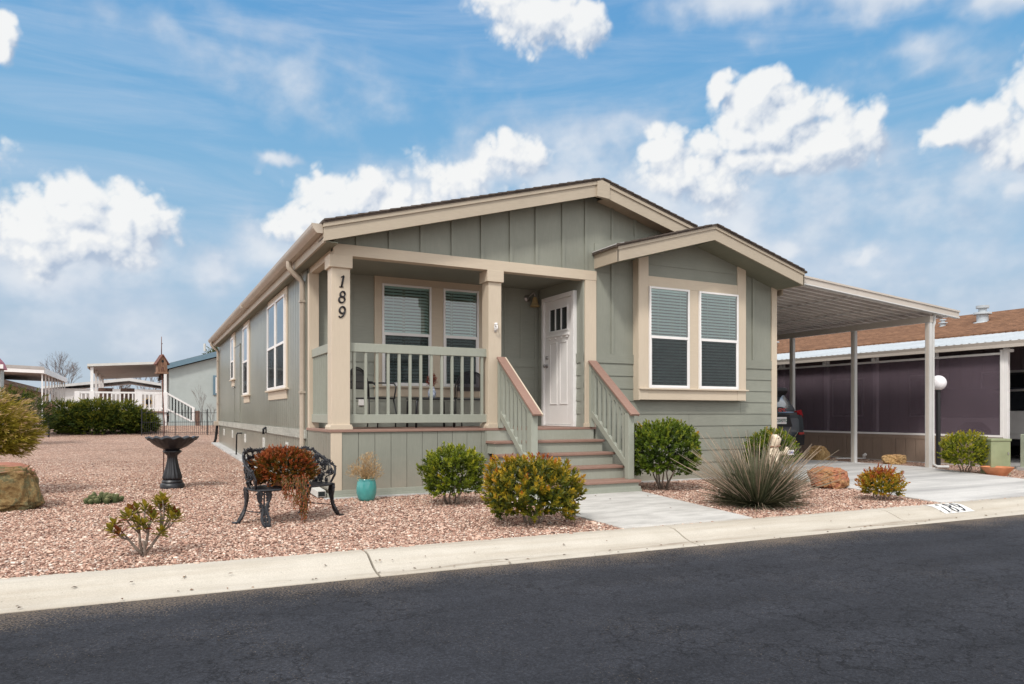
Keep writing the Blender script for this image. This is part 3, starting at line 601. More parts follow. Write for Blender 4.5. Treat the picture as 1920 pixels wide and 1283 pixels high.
# loose stones over the near gravel: one object, nobody could count it
def in_poly(px, py, poly):
    ins = np.zeros(len(px), bool); j = len(poly) - 1
    for i in range(len(poly)):
        xi, yi = poly[i]; xj, yj = poly[j]
        c = ((yi > py) != (yj > py)) & (px < (xj - xi) * (py - yi) / (yj - yi + 1e-12) + xi); ins ^= c; j = i
    return ins
def stones(N=640000):
    px = rng.uniform(-9.5, 13.3, N); py = rng.uniform(-4.4, 9.0, N)
    d = np.hypot(px + 2.155, py + 9.278)
    keep = py > kerb_y(px) + rng.normal(-.004, .012, N)
    keep &= rng.random(N) < np.clip(1.25 - (d - 7) / 8, .10, 1)
    keep &= ~((px > -.12) & (px < 8.0) & (py > -.03)) & ~((px > 2.08) & (px < 4.12) & (py > -1.32))
    keep &= ~in_poly(px, py, WALK) & ~in_poly(px, py, DRIVE) & (px < 13.3)
    ang = (px + 2.155) / np.maximum(py + 9.278, .1); keep &= (ang > -.38) & (ang < 2.2)
    px, py = px[keep], py[keep]; n = len(px)
    base = np.array([(-1, -1, -.7), (1, -.9, -.6), (1, 1, -.7), (-.9, 1, -.6), (-.7, -.8, .7), (.8, -.6, .6), (.6, .8, .8), (-.8, .6, .6)])
    faces = np.array([(3, 2, 1, 0), (4, 5, 6, 7), (0, 1, 5, 4), (1, 2, 6, 5), (2, 3, 7, 6), (3, 0, 4, 7)])
    v = base[None] * rng.uniform(.72, 1.28, (n, 8, 3))
    sc = rng.lognormal(math.log(.0064), .36, n)[:, None, None] * np.stack([rng.uniform(.8, 1.5, n), rng.uniform(.7, 1.1, n), rng.uniform(.45, .85, n)], 1)[:, None, :]
    v = v * sc
    A = rng.uniform(-.5, .5, n); ca, sa = np.cos(A), np.sin(A)
    y2 = v[..., 1] * ca[:, None] - v[..., 2] * sa[:, None]; z2 = v[..., 1] * sa[:, None] + v[..., 2] * ca[:, None]; v[..., 1], v[..., 2] = y2, z2
    B = rng.uniform(0, 2 * PI, n); cb_, sb = np.cos(B), np.sin(B)
    x2 = v[..., 0] * cb_[:, None] - v[..., 1] * sb[:, None]; y2 = v[..., 0] * sb[:, None] + v[..., 1] * cb_[:, None]; v[..., 0], v[..., 1] = x2, y2
    zz = np.where(py < 6, 0, .0155 * (py - 6)) + rng.uniform(-.001, .009, n)
    v += np.stack([px, py, zz], 1)[:, None, :]
    f = (faces[None] + (np.arange(n) * 8)[:, None, None]).reshape(-1)
    me = bpy.data.meshes.new('gravel_stones'); me.vertices.add(n * 8); me.vertices.foreach_set('co', v.reshape(-1).astype(np.float32))
    me.loops.add(n * 24); me.loops.foreach_set('vertex_index', f.astype(np.int32)); me.polygons.add(n * 6)
    me.polygons.foreach_set('loop_start', np.arange(0, n * 24, 4, dtype=np.int32)); me.update(calc_edges=True); me.validate()
    at = me.attributes.new('tint', 'FLOAT', 'FACE'); at.data.foreach_set('value', np.repeat(rng.random(n), 6).astype(np.float32))
    me.materials.append(M['stones']); o = bpy.data.objects.new('gravel_stones', me); COL.objects.link(o)
    tag(o, 'loose pink crushed gravel covering the front yard', 'gravel', kind='stuff')
stones()

def litter():
    random.seed(99); mb = MB()
    for i in range(230):
        x, y = (random.uniform(-6, 7.5), random.uniform(-3.6, 5)) if i < 150 else (lambda q: (q, kerb_y(q) - random.choice([.5, .46, .3, .56])))(random.uniform(-5, 9))
        if -.2 < x < 8 and y > -.1: continue
        z = .02 if y > kerb_y(x) else -.082
        if kerb_y(x) - .4 < y < kerb_y(x): z = -.03
        if abs(x - 2.9) < 1.3 and y > -3.6: z = .022
        a = random.uniform(0, 6.28); mb.leaf(V3_(x, y, z), V3_(math.cos(a), math.sin(a), random.uniform(-.1, .3)), V3_(random.uniform(-.4, .4), random.uniform(-.4, .4), 1), random.uniform(.018, .045), random.uniform(.010, .022), random.random())
    m = leafmat('dead_leaf', [(0, (.05, .028, .02)), (.6, (.14, .075, .045)), (1, (.25, .15, .08))], .8, .05, .1)
    tag(mb.build('leaf_litter', m, recalc=False, tint=True), 'scattered brown dead leaves on the gravel and kerb', 'leaves', kind='stuff')
def V3_(x, y, z): return Vector((x, y, z))
litter()

# ------------------------------------------------------------------ the manufactured home
H = thing('manufactured_home', 'sage green home with cream trim, railed front porch and bay window', 'house')
F0 = frame((0, 0, 0), 0); FP = frame((0, 1.45, 0), 0); FD = frame((3.85, 1.45, 0), -PI / 2); FL = frame((0, 15.3, 0), -PI / 2); FB = frame((0, -.15, 0), 0)
def vboards(mb, x0, x1, z0, ztop, pitch, gap=.006, th=.012):
    x = x0
    while x < x1 - .01:
        e = min(x + pitch - gap, x1); a = ztop(x) if callable(ztop) else ztop; b = ztop(e) if callable(ztop) else ztop
        mb.prism([(x, z0), (e, z0), (e, b), (x, a)], 'y', -th, 0); x += pitch
def laps(mb, x0, x1, zs, th=.017):
    for z0, z1 in zip(zs, zs[1:]): mb.prism([(.0, z0), (-th, z0), (-.005, z1 - .0015), (0, z1 - .0015)], 'x', x0, x1)
def rooftop(x): return 4.62 - .2746 * abs(x - 3.95)
LAPZ = [.09, .285, .490, .690, .895, 1.095, 1.295, 1.490, 1.690, 1.885]
# body
mb = MB(); mb.box((.02, 1.47, 0), (7.88, 15.28, 3.22)); mb.box((3.87, .02, 0), (7.88, 1.47, 3.22)); mb.box((.03, .04, 0), (4.2, 1.46, .84))
mb.prism([(.02, 3.2), (7.88, 3.2), (7.88, 3.36), (3.95, 4.40), (.02, 3.36)], 'y', .02, 15.28)
mb.build('wall_core', 'sage', H)
mb = MB(F0); mb.prism([(.03, 3.286), (4.9, 3.286), (7.9, 3.286), (7.9, rooftop(7.9) - .17), (3.95, rooftop(3.95) - .17), (.03, rooftop(.03) - .17)], 'y', -.004, .02)
mb.box((4.055, -.004, 2.03), (7.9, .02, 3.29)); mb.build('gable_wall', 'sage_v', H)
for x in (.336, .776, 1.219, 1.674, 2.123, 2.582, 3.006, 3.465, 3.87, 4.36, 4.80, 5.24):
    MB(F0).box((x - .022, -.024, 3.29 if x < 4.05 else 2.03), (x + .03, -.002, rooftop(x) - .19)).build('batten_strip', 'sage_v', H)
MB(F0).box((7.323, -.024, 2.03), (7.375, -.002, rooftop(7.345) - .20)).build('batten_strip', 'sage_v', H)
mb = MB(F0); laps(mb, 4.05, 7.80, LAPZ); mb.box((4.055, -.022, 1.885), (7.80, 0, 2.03)); mb.box((4.05, -.02, 0), (7.9, 0, .088)); mb.build('lap_siding', 'sage', H)
random.seed(14)
for i, x in enumerate((7.42, 5.35, 6.6, 4.62, 5.9, 7.05, 5.1, 6.2)):
    z0, z1 = LAPZ[i], LAPZ[i + 1]
    MB(F0).prism([(.0, z0 + .004), (-.0176, z0 + .004), (-.0058, z1 - .003), (0, z1 - .003)], 'x', x, x + .005).build('butt_joint', 'joint', H)
# flashing board of the gable above the bay roof
mb = MB(F0)
mb.prism([(4.03, 3.60), (5.9, 4.10), (5.9, 4.22), (4.03, 3.72)], 'y', -.020, -.003); mb.build('flashing_board', 'sage', H)
# left wall, grooved panels and skirting
mb = MB(FL); vboards(mb, 0, 13.78, .86, 3.30, .202, .016); mb.build('side_wall', 'sage_side', H)
mb = MB(FL); vboards(mb, 0, 13.78, 0, .73, .202, .014, .010); mb.build('side_skirting', 'sage_side', H)
mb = MB(FL); mb.box((-.02, -.035, .73), (13.76, 0, .86)); mb.build('belly_band', 'band', H)
mb = MB(FL); mb.box((-.02, -.32, -.1), (13.9, 0, .20 * 0 + .012)); o = mb.build('side_footing', 'concrete_base', H)
mb = MB()                                     # footing strip follows the rising ground
mb.prism([(1.4, -.1), (15.4, -.1), (15.4, gz(0, 15.4) + .04), (6, .035), (1.4, .03)], 'x', -.22, -.0); mb.build('footing_strip', 'concrete_base', H)
# end and right walls
mb = MB(frame((7.9, 0, 0), PI / 2)); vboards(mb, .02, 15.28, .02, 3.30, .202, .007); mb.build('side_wall', 'sage_side', H)
mb = MB(frame((7.9, 15.3, 0), PI)); vboards(mb, 0, 7.9, .02, lambda x: rooftop(x) - .2, .202, .007); mb.build('end_wall', 'sage_side', H)
# porch rear wall and door wall
for Fm, x1, nm in ((FP, 3.84, 'porch_wall'), (FD, 1.45, 'door_wall')):
    mb = MB(Fm); mb.box((.0, -.004, .89), (x1, .02, 3.50)); laps(mb, 0, x1, [z for z in LAPZ if z > .85]); mb.box((0, -.02, 1.885), (x1, 0, 2.03))
    for x in ([.30, .62, 3.22, 3.52, 1.05, 1.45, 1.85, 2.25, 2.65] if nm == 'porch_wall' else [.10]): mb.box((x - .02, -.018, 2.03), (x + .025, 0, 3.48))
    mb.box((x1 - .07, -.024, .89), (x1, 0, 3.48)); mb.build(nm, 'porch_sage_lit', H)
mb = MB(); mb.box((.03, .03, 3.47), (3.86, 1.45, 3.49)); mb.build('porch_ceiling', 'soffit', H)
MB().box((.022, .12, 3.287), (.05, 1.45, 3.47)).build('porch_filler_panel', 'sage', H)
# beam, corner trims and end pilaster
mb = MB(); mb.box((.02, -.03, 3.142), (4.058, .12, 3.288)); mb.build('porch_beam', 'trim', H, bevel=.004)
mb = MB(); mb.box((.018, .12, 3.142), (.13, 1.46, 3.286)); mb.build('porch_beam', 'trim', H, bevel=.004)
mb = MB(); mb.box((3.852, -.026, .89), (4.056, .06, 3.142)); mb.build('corner_trim', 'trim_v', H, bevel=.004)
mb = MB(); mb.box((3.835, -.04, .891), (3.97, .07, .955)); mb.build('trim_base', 'trim', H, bevel=.004)
mb = MB(); mb.box((7.785, -.026, 0), (7.912, .08, 3.40)); mb.build('corner_trim', 'trim_v', H, bevel=.004)
mb = MB(); mb.box((-.012, 1.34, .89), (.13, 1.455, 3.142)); mb.build('corner_trim', 'trim_v', H, bevel=.004)
# posts
def post(x0, x1, digits=False):
    mb = MB(); mb.box((x0, 0, .95), (x1, .22, 2.985)); p = mb.build('porch_post', 'trim_v', H, bevel=.005)
    MB().box((x0 - .032, -.034, 2.982), (x1 + .024, .25, 3.145)).build('post_cap', 'trim', p, bevel=.005)
    mb = MB(); mb.prism([(x0 - .028, .892), (x1 + .028, .892), (x1 + .028, .925), (x1 + .012, .955), (x0 - .012, .955), (x0 - .028, .925)], 'y', -.028, .245); mb.build('post_base', 'trim', p, bevel=.004)
    return p
P1 = post(.0, .242)
for ch, z in (('1', 2.735), ('8', 2.535), ('9', 2.338)):
    digit_mb(ch, .148, .0118, Matrix.Translation((.137, -.006, z)), .8, .10).build('house_number', 'digit', P1, smooth=True)
P2 = post(2.232, 2.436)
mb = MB(); c = Vector((2.335, -.01, 2.33))
mb.box((2.318, -.014, 2.27), (2.352, 0, 2.39)); mb.tube([c + Vector((0, -.01, .03)), c + Vector((0, -.06, .02)), c + Vector((0, -.065, -.02)), c + Vector((-.02, -.03, -.045))], .010, 8)
mb.lathe([(.0, .05), (.022, .045), (.026, .02), (.0, .0)], 12, (2.335, -.03, 2.35)); mb.build('wall_hook', 'white', P2, smooth=True)
# porch floor
mb = MB(); mb.box((-.03, -.035, .856), (4.05, 1.45, .892)); mb.build('porch_floor', 'tread', H, bevel=.005)
mb = MB(F0); vboards(mb, .13, 2.2, .10, .856, .2205, .006, .012); mb.box((2.16, -.026, .1), (2.24, 0, .856)); mb.build('porch_skirting', 'sage_v', H)
mb = MB(frame((0, 1.45, 0), -PI / 2)); vboards(mb, .0, 1.45, .10, .856, .15, .006, .012); mb.build('porch_skirting', 'sage_side', H)
mb = MB(); mb.box((-.012, -.022, .105), (.13, 0, .856)); mb.build('skirt_corner_trim', 'trim_v', H, bevel=.003)
mb = MB(); mb.box((-.03, -.034, .0), (2.2, 0, .055)); mb.box((-.022, -.024, .055), (2.2, 0, .108)); mb.box((-.03, 0, 0), (0, 1.45, .055)); mb.build('skirt_base_board', 'rail', H, bevel=.003)
for a, b in ((-.10, 2.1), (4.1, 7.95)): MB().box((a, -.10, -.05), (b, 0, .02)).build('front_footing', 'concrete_base', H)
# roof
def slab(name, mat, xa, xb, y0, y1, up, dn, fn=rooftop, parent=H):
    mb = MB(); mb.prism([(xa, fn(xa) - dn), (xb, fn(xb) - dn), (xb, fn(xb) + up), (xa, fn(xa) + up)], 'y', y0, y1); return mb.build(name, mat, parent)
ROOF = slab('roof', 'shingle', -.19, 3.95, -.345, 15.65, .0, .035)
slab('roof_slope', 'shingle', 3.95, 5.86, -.345, .0, .0, .035, parent=ROOF); slab('roof_slope', 'shingle', 3.95, 8.10, .0, 15.65, .0, .035, parent=ROOF)
for xa, xb in ((-.17, 3.80), (3.96, 5.7)):      # shingle course ends stepping along the rake
  mb = MB(); x = xa
  while x < xb:
    e = x + .14
    if not (x < 3.95 < e): mb.prism([(x, rooftop(x) - .01), (e, rooftop(e) - .01), (e, rooftop(e) + .004), (x, rooftop(x) + .013)] if x < 3.95 else [(x, rooftop(x) - .01), (e, rooftop(e) - .01), (e, rooftop(e) + .013), (x, rooftop(x) + .004)], 'y', -.36, -.2)
    x += .1401
  mb.build('shingle_edge', 'shingle', ROOF)
for a, b in ((-.165, 3.86), (4.085, 5.86)):
    slab('rake_board', 'rake', a, b, -.315, -.285, -.085, .255); slab('rake_moulding', 'rake', a - .01 * (a < 0), b, -.335, -.285, -.034, .085)
    slab('soffit', 'soffit_tan' if a > 1 else 'soffit', a, b, -.285, -.0, -.20, .215)
mb = MB(); mb.prism([(3.86, rooftop(3.86) - .262), (4.085, rooftop(4.085) - .262), (4.085, rooftop(4.085) - .03), (3.95, rooftop(3.95) - .028), (3.86, rooftop(3.86) - .03)], 'y', -.345, -.285); mb.build('ridge_block', 'rake', H, bevel=.003)
mb = MB(); mb.box((-.165, -.285, 3.222), (-.135, 15.6, 3.44)); mb.build('eave_board', 'rake', H)
mb = MB(); mb.box((-.135, -.28, 3.232), (.02, 15.55, 3.244)); mb.build('eave_soffit', 'soffit', H)
mb = MB(); mb.box((8.06, .0, 3.222), (8.09, 15.6, 3.44)); mb.build('eave_board', 'rake', H)
G = [(-.17, 3.445), (-.17, 3.335), (-.245, 3.335), (-.275, 3.365), (-.29, 3.385), (-.30, 3.405), (-.308, 3.44), (-.296, 3.447), (-.285, 3.41), (-.268, 3.375), (-.24, 3.345), (-.18, 3.345), (-.18, 3.445)]
mb = MB(); mb.prism(G, 'y', -.27, 15.62); mb.prism([(-.17, 3.447), (-.17, 3.333), (-.245, 3.333), (-.29, 3.385), (-.31, 3.447)], 'y', -.285, -.268); mb.prism([(-.17, 3.447), (-.17, 3.333), (-.245, 3.333), (-.29, 3.385), (-.31, 3.447)], 'y', 15.61, 15.63)
mb.box((-.312, 6.9, 3.33), (-.17, 6.96, 3.45)); mb.build('gutter', 'gutter', H)
def downspout(y, bottom, kick):
    mb = MB(); w, h = .075, .055
    pts = [(-.24, y, 3.34), (-.24, y, 3.26), (-.20, y, 3.20), (-.08, y, 3.10), (-.045, y, 3.04), (-.045, y, bottom)]
    mb.tube(pts, .042, 10)
    for z in (2.75, 1.4): mb.box((-.092, y - .05, z), (-.0, y + .05, z + .03))
    if kick: mb.tube([(-.045, y, bottom + .06), (-.06, y - .03, bottom - .02), (-.12, y - .16, .12)], .042, 10)
    return mb.build('downspout', 'gutter', H, smooth='auto')
downspout(1.66, .22, True); downspout(15.18, .85, False)
mb = MB(); mb.beam((-.12, 1.62, .13), (-.10, .12, .058), .11, .085); o = mb.build('downspout_extension', 'vent', H, bevel=.004)
MB().beam((-.1003, .135, .0588), (-.0995, .1145, .058), .085, .06).build('outlet_opening', 'dark', o)
mb = MB(); mb.box((-.16, 15.05, .72), (-.01, 15.32, .86)); mb.build('utility_box', 'gutter', H, bevel=.01)
mb = MB(); mb.tube([(-.07, 15.2, .72), (-.10, 15.3, .3), (-.16, 15.4, .10)], .04, 8); mb.build('drain_hose', 'plastic', H)
for y in (13.6, 11.35, 8.65, 5.72, 3.12):
    z0 = .42 + (.03 if y > 10 else 0)
    mb = MB(FL); xx = 15.3 - y
    mb.box((xx - .12, -.018, z0), (xx + .12, -.008, z0 + .2))
    for k in range(5): mb.box((xx - .10, -.026, z0 + .02 + k * .035), (xx + .10, -.016, z0 + .035 + k * .035))
    mb.build('skirt_vent', 'vent', H)
mb = MB(); mb.tube([(-.02, 9.3, .62), (-.10, 9.4, .62), (-.12, 9.4, .58), (-.12, 9.5, .05)], .018, 8); mb.build('hose_pipe', 'plastic', H, smooth=True)
mb = MB(); mb.box((-.05, 5.2, .72), (-.036, 5.28, .84)); mb.tube([(-.04, 5.24, .83), (-.09, 5.24, .80), (-.09, 5.24, .70)], .022, 8); mb.build('hose_tap', 'plastic', H, smooth=True)
mb = MB(); mb.tube([(-.10, 6.8, .06), (-.16, 6.7, .09), (-.24, 6.55, .07)], [.03, .05, .02], 8); mb.build('drain_spout', 'trim', H, smooth=True)
# utility door in the side wall
mb = MB(FL); x0, x1 = 15.3 - 10.7, 15.3 - 9.57
mb.box((x0, -.026, .90), (x1, -.010, 2.80)); d = mb.build('utility_door', 'sage_side', H, bevel=.004)
mb = MB(FL); mb.box((x1, -.034, .88), (x1 + .025, -.01, 2.82)); mb.box((x0 - .025, -.034, .88), (x0, -.01, 2.82)); mb.box((x0 - .025, -.034, 2.802), (x1 + .025, -.01, 2.83)); mb.build('door_frame', 'sage_side', d)
for z in (1.2, 1.85, 2.5): MB(FL).box((x1 - .03, -.045, z), (x1 + .02, -.026, z + .1)).build('hinge', 'band', d)
mb = MB(FL); mb.tube([(x0 + .1, -.026, 1.78), (x0 + .1, -.07, 1.78), (x0 + .16, -.075, 1.76)], .016, 8); mb.build('handle', 'steel', d, smooth=True)

# windows
def window(Fm, x0, x1, z0, z1, zm, blinds=True, fw=.032, screen=True, parent=H):
    mb = MB(Fm); yb = -.052
    mb.box((x0, yb, z0), (x0 + fw, .0, z1)); mb.box((x1 - fw, yb, z0), (x1, .0, z1)); mb.box((x0 + fw, yb, z1 - fw), (x1 - fw, .0, z1)); mb.box((x0 + fw, yb, z0), (x1 - fw, .0, z0 + fw))
    mb.box((x0 + fw, yb + .004, zm - .022), (x1 - fw, -.005, zm + .022))
    w = mb.build('window', 'white', parent, bevel=.003)
    a, b = x0 + fw, x1 - fw
    MB(Fm).box((a, -.004, z0 + fw), (b, -.0025, z1 - fw)).build('unlit_room_sheet', 'dark', w)  # flat dark sheet, the unlit room's shade put into its colour
    def sheet(name, mat, xa, xb, za, zb, y): MB(Fm).add([(xa, y, za), (xb, y, za), (xb, y, zb), (xa, y, zb)], [(0, 1, 2, 3)]).build(name, mat, w, recalc=False)
    sheet('upper_pane', 'glass', a, b, zm + .022, z1 - fw, -.036); sheet('lower_pane', 'glass', a + .018, b - .018, z0 + fw + .018, zm - .022, -.031)
    mb = MB(Fm); mb.box((a, -.040, z0 + fw), (a + .018, -.02, zm - .022)); mb.box((b - .018, -.040, z0 + fw), (b, -.02, zm - .022)); mb.box((a + .018, -.040, z0 + fw), (b - .018, -.02, z0 + fw + .018)); mb.build('lower_sash', 'white', w)
    if screen: MB(Fm).box((a + .018, -.0435, z0 + fw + .018), (b - .018, -.0425, zm - .024)).build('insect_screen', 'bscreen', w)
    if blinds:
        mb = MB(Fm); z = z0 + fw + .03
        while z < z1 - fw - .03:
            mb.beam((a + .012, -.0165, z), (b - .012, -.0165, z), .031, .0022, side=(0, .30, .954)); z += .0485
        mb.box((a + .01, -.027, z1 - fw - .035), (b - .01, -.008, z1 - fw))
        for q in (.2, .8): mb.box((a + (b - a) * q - .003, -.0285, z0 + fw), (a + (b - a) * q + .003, -.0275, z1 - fw))
        mb.build('blind', 'blind', w)
    return w
# bay window box
mb = MB(); mb.box((4.79, -.125, 1.33), (7.02, .0, 3.62)); mb.build('bay_box', 'sage', H)
for a, b in ((4.775, 4.96), (6.845, 7.03)): MB(FB).box((a, 0, 1.318), (b, .03, 3.60)).build('bay_stile', 'trim_v', H, bevel=.004)
mb = MB(FB); mb.box((4.96, .002, 3.115), (6.845, .03, 3.28)); mb.box((4.962, .004, 1.318), (6.843, .03, 1.478)); mb.box((5.775, .004, 1.50), (5.985, .03, 3.115)); mb.build('bay_trim', 'trim', H, bevel=.004)
mb = MB(FB); mb.box((4.775, -.035, 1.478), (7.075, .03, 1.503)); mb.build('bay_sill', 'trim', H, bevel=.004)
for a, b in ((4.765, 4.79), (7.02, 7.04)): MB().box((a, -.148, 1.312), (b, 0, 3.60)).build('bay_side_trim', 'trim_v', H)
mb = MB(FB); mb.prism([(.03, 3.28), (.012, 3.28), (.022, 3.462), (.03, 3.462)], 'x', 4.96, 6.845); mb.prism([(.03, 3.464), (.012, 3.464), (.022, 3.70), (.03, 3.70)], 'x', 4.96, 6.845); mb.box((4.96, .02, 3.46), (6.845, .035, 3.9)); mb.build('bay_gable_siding', 'sage', H)
for a, b in ((4.962, 5.775), (5.985, 6.843)): window(frame((0, -.128, 0), 0), a, b, 1.503, 3.113, 2.315)
# bay roof
def bayroof(x): return 4.105 - .279 * abs(x - 5.92)
BR = slab('bay_roof', 'shingle', 3.99, 5.92, -.635, .0, .0, .03, bayroof); slab('roof_slope', 'shingle', 5.92, 7.97, -.635, .02, .0, .03, bayroof, BR)
for a, b in ((4.04, 5.92), (5.92, 7.93)):
    slab('rake_board', 'rake', a, b, -.60, -.572, -.075, .25, bayroof); slab('rake_moulding', 'rake', a, b, -.618, -.572, -.03, .075, bayroof); slab('soffit', 'soffit', a + .01, b - .01, -.572, -.0, -.225, .245, bayroof)
for xa, xb in ((4.0, 5.78), (5.93, 7.85)):
  mb = MB(); x = xa
  while x < xb:
    e = x + .14
    if not (x < 5.92 < e): mb.prism([(x, bayroof(x) - .01), (e, bayroof(e) - .01), (e, bayroof(e) + (.004 if x < 5.92 else .013)), (x, bayroof(x) + (.013 if x < 5.92 else .004))], 'y', -.65, -.45)
    x += .1401
  mb.build('shingle_edge', 'shingle', BR)
MB().box((4.03, -.60, bayroof(4.04) - .25), (4.058, -.0, bayroof(4.04) - .03)).build('eave_board', 'rake', BR); MB().box((7.91, -.60, bayroof(7.92) - .25), (7.935, .0, bayroof(7.92) - .03)).build('eave_board', 'rake', BR)
mb = MB(); mb.prism([(3.985, bayroof(3.99) + .002), (4.2, bayroof(4.2) + .004), (4.2, bayroof(4.2) + .012), (3.985, bayroof(3.99) + .014)], 'y', -.63, -.02); mb.build('drip_flashing', 'metal', H)
# porch window
mb = MB(FP); t0 = -.034
mb.box((.985, t0, 1.36), (1.10, 0, 3.24)); mb.box((2.72, t0, 1.36), (2.86, 0, 3.24)); mb.box((1.10, t0 + .002, 3.095), (2.72, 0, 3.24)); mb.box((1.90, t0 + .003, 1.52), (2.105, 0, 3.095)); mb.box((1.10, t0 + .002, 1.36), (2.72, 0, 1.50)); mb.build('window_trim', 'trim', H, bevel=.004)
mb = MB(FP); mb.box((.96, -.07, 1.50), (2.89, 0, 1.525)); mb.build('window_sill', 'trim', H, bevel=.004)
for a, b in ((1.10, 1.90), (2.105, 2.72)): window(FP, a, b, 1.527, 3.093, 2.325)
# side windows
def side_window(ya, yb, z0, z1, zm, n):
    x0, x1 = 15.3 - yb, 15.3 - ya; q = -.03
    mb = MB(FL); mb.box((x0 - .09, q, z0), (x0, 0, z1 + .12)); mb.box((x1, q, z0), (x1 + .09, 0, z1 + .12)); mb.box((x0, q, z1), (x1, 0, z1 + .12)); mb.box((x0 - .06, q, z0 - .18), (x1 + .06, 0, z0 - .03))
    t = mb.build('window_trim', 'trim', H, bevel=.003)
    MB(FL).box((x0 - .18, -.075, z0 - .028), (x1 + .18, 0, z0)).build('sill', 'trim', t, bevel=.003)
    w = (x1 - x0) / n
    for k in range(n): window(frame((-.012, 15.3, 0), -PI / 2), x0 + k * w + (.03 if k else 0), x0 + (k + 1) * w - (.03 if k < n - 1 else 0), z0, z1, zm, False)
    if n > 1: MB(FL).box((x0 + w - .03, q - .002, z0), (x0 + w + .03, 0, z1)).build('mullion', 'trim', t)
side_window(3.16, 5.0, 1.53, 3.10, 2.30, 2); side_window(7.9, 8.75, 1.53, 3.10, 2.30, 1); side_window(10.75, 11.4, 2.0, 3.10, 2.48, 1)

# front door on the wall facing the porch
DX0, DX1, DZ = .30, 1.17, .895
mb = MB(FD); t = -.062
mb.box((DX0 - .07, t, DZ), (DX0, 0, DZ + 2.12)); mb.box((DX1, t, DZ), (DX1 + .07, 0, DZ + 2.12)); mb.box((DX0, t, DZ + 2.05), (DX1, 0, DZ + 2.12)); mb.box((DX0, t + .01, DZ), (DX1, 0, DZ + .025))
D = mb.build('front_door', 'white', H, bevel=.004)
mb = MB(FD); q = -.032; zl = DZ + .03
gl = (DX0 + .17, DX1 - .16, DZ + 1.55, DZ + 1.90)
mb.box((DX0 + .003, q, zl), (gl[0], -.002, DZ + 2.047)); mb.box((gl[1], q, zl), (DX1 - .003, -.002, DZ + 2.047)); mb.box((gl[0], q, zl), (gl[1], -.002, gl[2])); mb.box((gl[0], q, gl[3]), (gl[1], -.002, DZ + 2.047))
# raised stiles around two tall panels, craftsman shelf with small dentils
for a, b in ((DX0 + .17, DX0 + .40), (DX1 - .39, DX1 - .16)):
    for r_ in ((a, b, DZ + .35, DZ + .37), (a, b, DZ + 1.34, DZ + 1.36)): mb.box((r_[0], q - .010, r_[2]), (r_[1], q, r_[3]))
    mb.box((a, q - .010, DZ + .37), (a + .02, q, DZ + 1.34)); mb.box((b - .02, q - .010, DZ + .37), (b, q, DZ + 1.34))
mb.box((DX0 + .10, q - .035, DZ + 1.445), (DX1 - .09, q, DZ + 1.475))
for k in range(4): mb.box((DX0 + .14 + k * .185, q - .025, DZ + 1.41), (DX0 + .19 + k * .185, q, DZ + 1.444))
mb.build('door_leaf', 'door', D, bevel=.004)
mb = MB(FD); mb.box((gl[0], -.028, gl[2]), (gl[1], -.020, gl[3])); mb.build('door_glass', 'cargl', D)
mb = MB(FD)
mb.box((gl[0] - .03, q - .014, gl[2] - .03), (gl[0], q, gl[3] + .03)); mb.box((gl[1], q - .014, gl[2] - .03), (gl[1] + .03, q, gl[3] + .03)); mb.box((gl[0], q - .014, gl[3]), (gl[1], q, gl[3] + .03)); mb.box((gl[0], q - .014, gl[2] - .03), (gl[1], q, gl[2]))
for k in (1, 2): xx = gl[0] + (gl[1] - gl[0]) * k / 3; mb.box((xx - .018, q - .010, gl[2]), (xx + .018, q, gl[3]))
mb.build('glass_frame', 'white', D, bevel=.003)
Fy = FD @ Matrix.Rotation(PI / 2, 4, 'X')
mb = MB(FD); mb.tube([(DX0 + .075, q, DZ + .99), (DX0 + .075, q - .012, DZ + .99)], .034, 14); mb.tube([(DX0 + .075, q - .01, DZ + .99), (DX0 + .075, q - .035, DZ + .99), (DX0 + .075, q - .05, DZ + .99), (DX0 + .075, q - .075, DZ + .99)], [.014, .016, .032, .022], 14); mb.build('handle', 'steel', D, smooth=True)
mb = MB(FD); mb.tube([(DX0 + .075, q, DZ + 1.13), (DX0 + .075, q - .022, DZ + 1.13), (DX0 + .075, q - .028, DZ + 1.13)], [.032, .030, .014], 14); mb.build('deadbolt', 'steel', D, smooth=True)
# porch lamp
L = MB(FP); L.lathe([(.0, -.02), (.06, -.02), (.06, .02), (.0, .02)], 18, (3.64, 0, 0))
mb = MB(FP @ Matrix.Translation((3.64, 0, 3.05)) @ Matrix.Rotation(PI / 2, 4, 'X')); mb.lathe([(.0, .03), (.03, .028), (.058, .012), (.062, 0)], 20); 
mb.M = FP; mb.tube([(3.64, -.02, 3.05), (3.66, -.09, 3.09), (3.69, -.13, 3.13), (3.72, -.13, 3.10), (3.72, -.13, 3.06)], .011, 8); PL = mb.build('porch_lamp', 'steel', H, smooth=True)
mb = MB(FP); mb.lathe([(.03, .0), (.042, -.03), (.05, -.08), (.066, -.13), (.09, -.16), (.086, -.16), (.045, -.08), (.028, -.01)], 20, (3.72, -.13, 3.06)); mb.build('lamp_shade', 'amber', PL, smooth=True)
mb = MB(FP); mb.box((.74, -.03, 1.22), (.83, 0, 1.33)); mb.build('outlet_cover', 'white', H, bevel=.005)

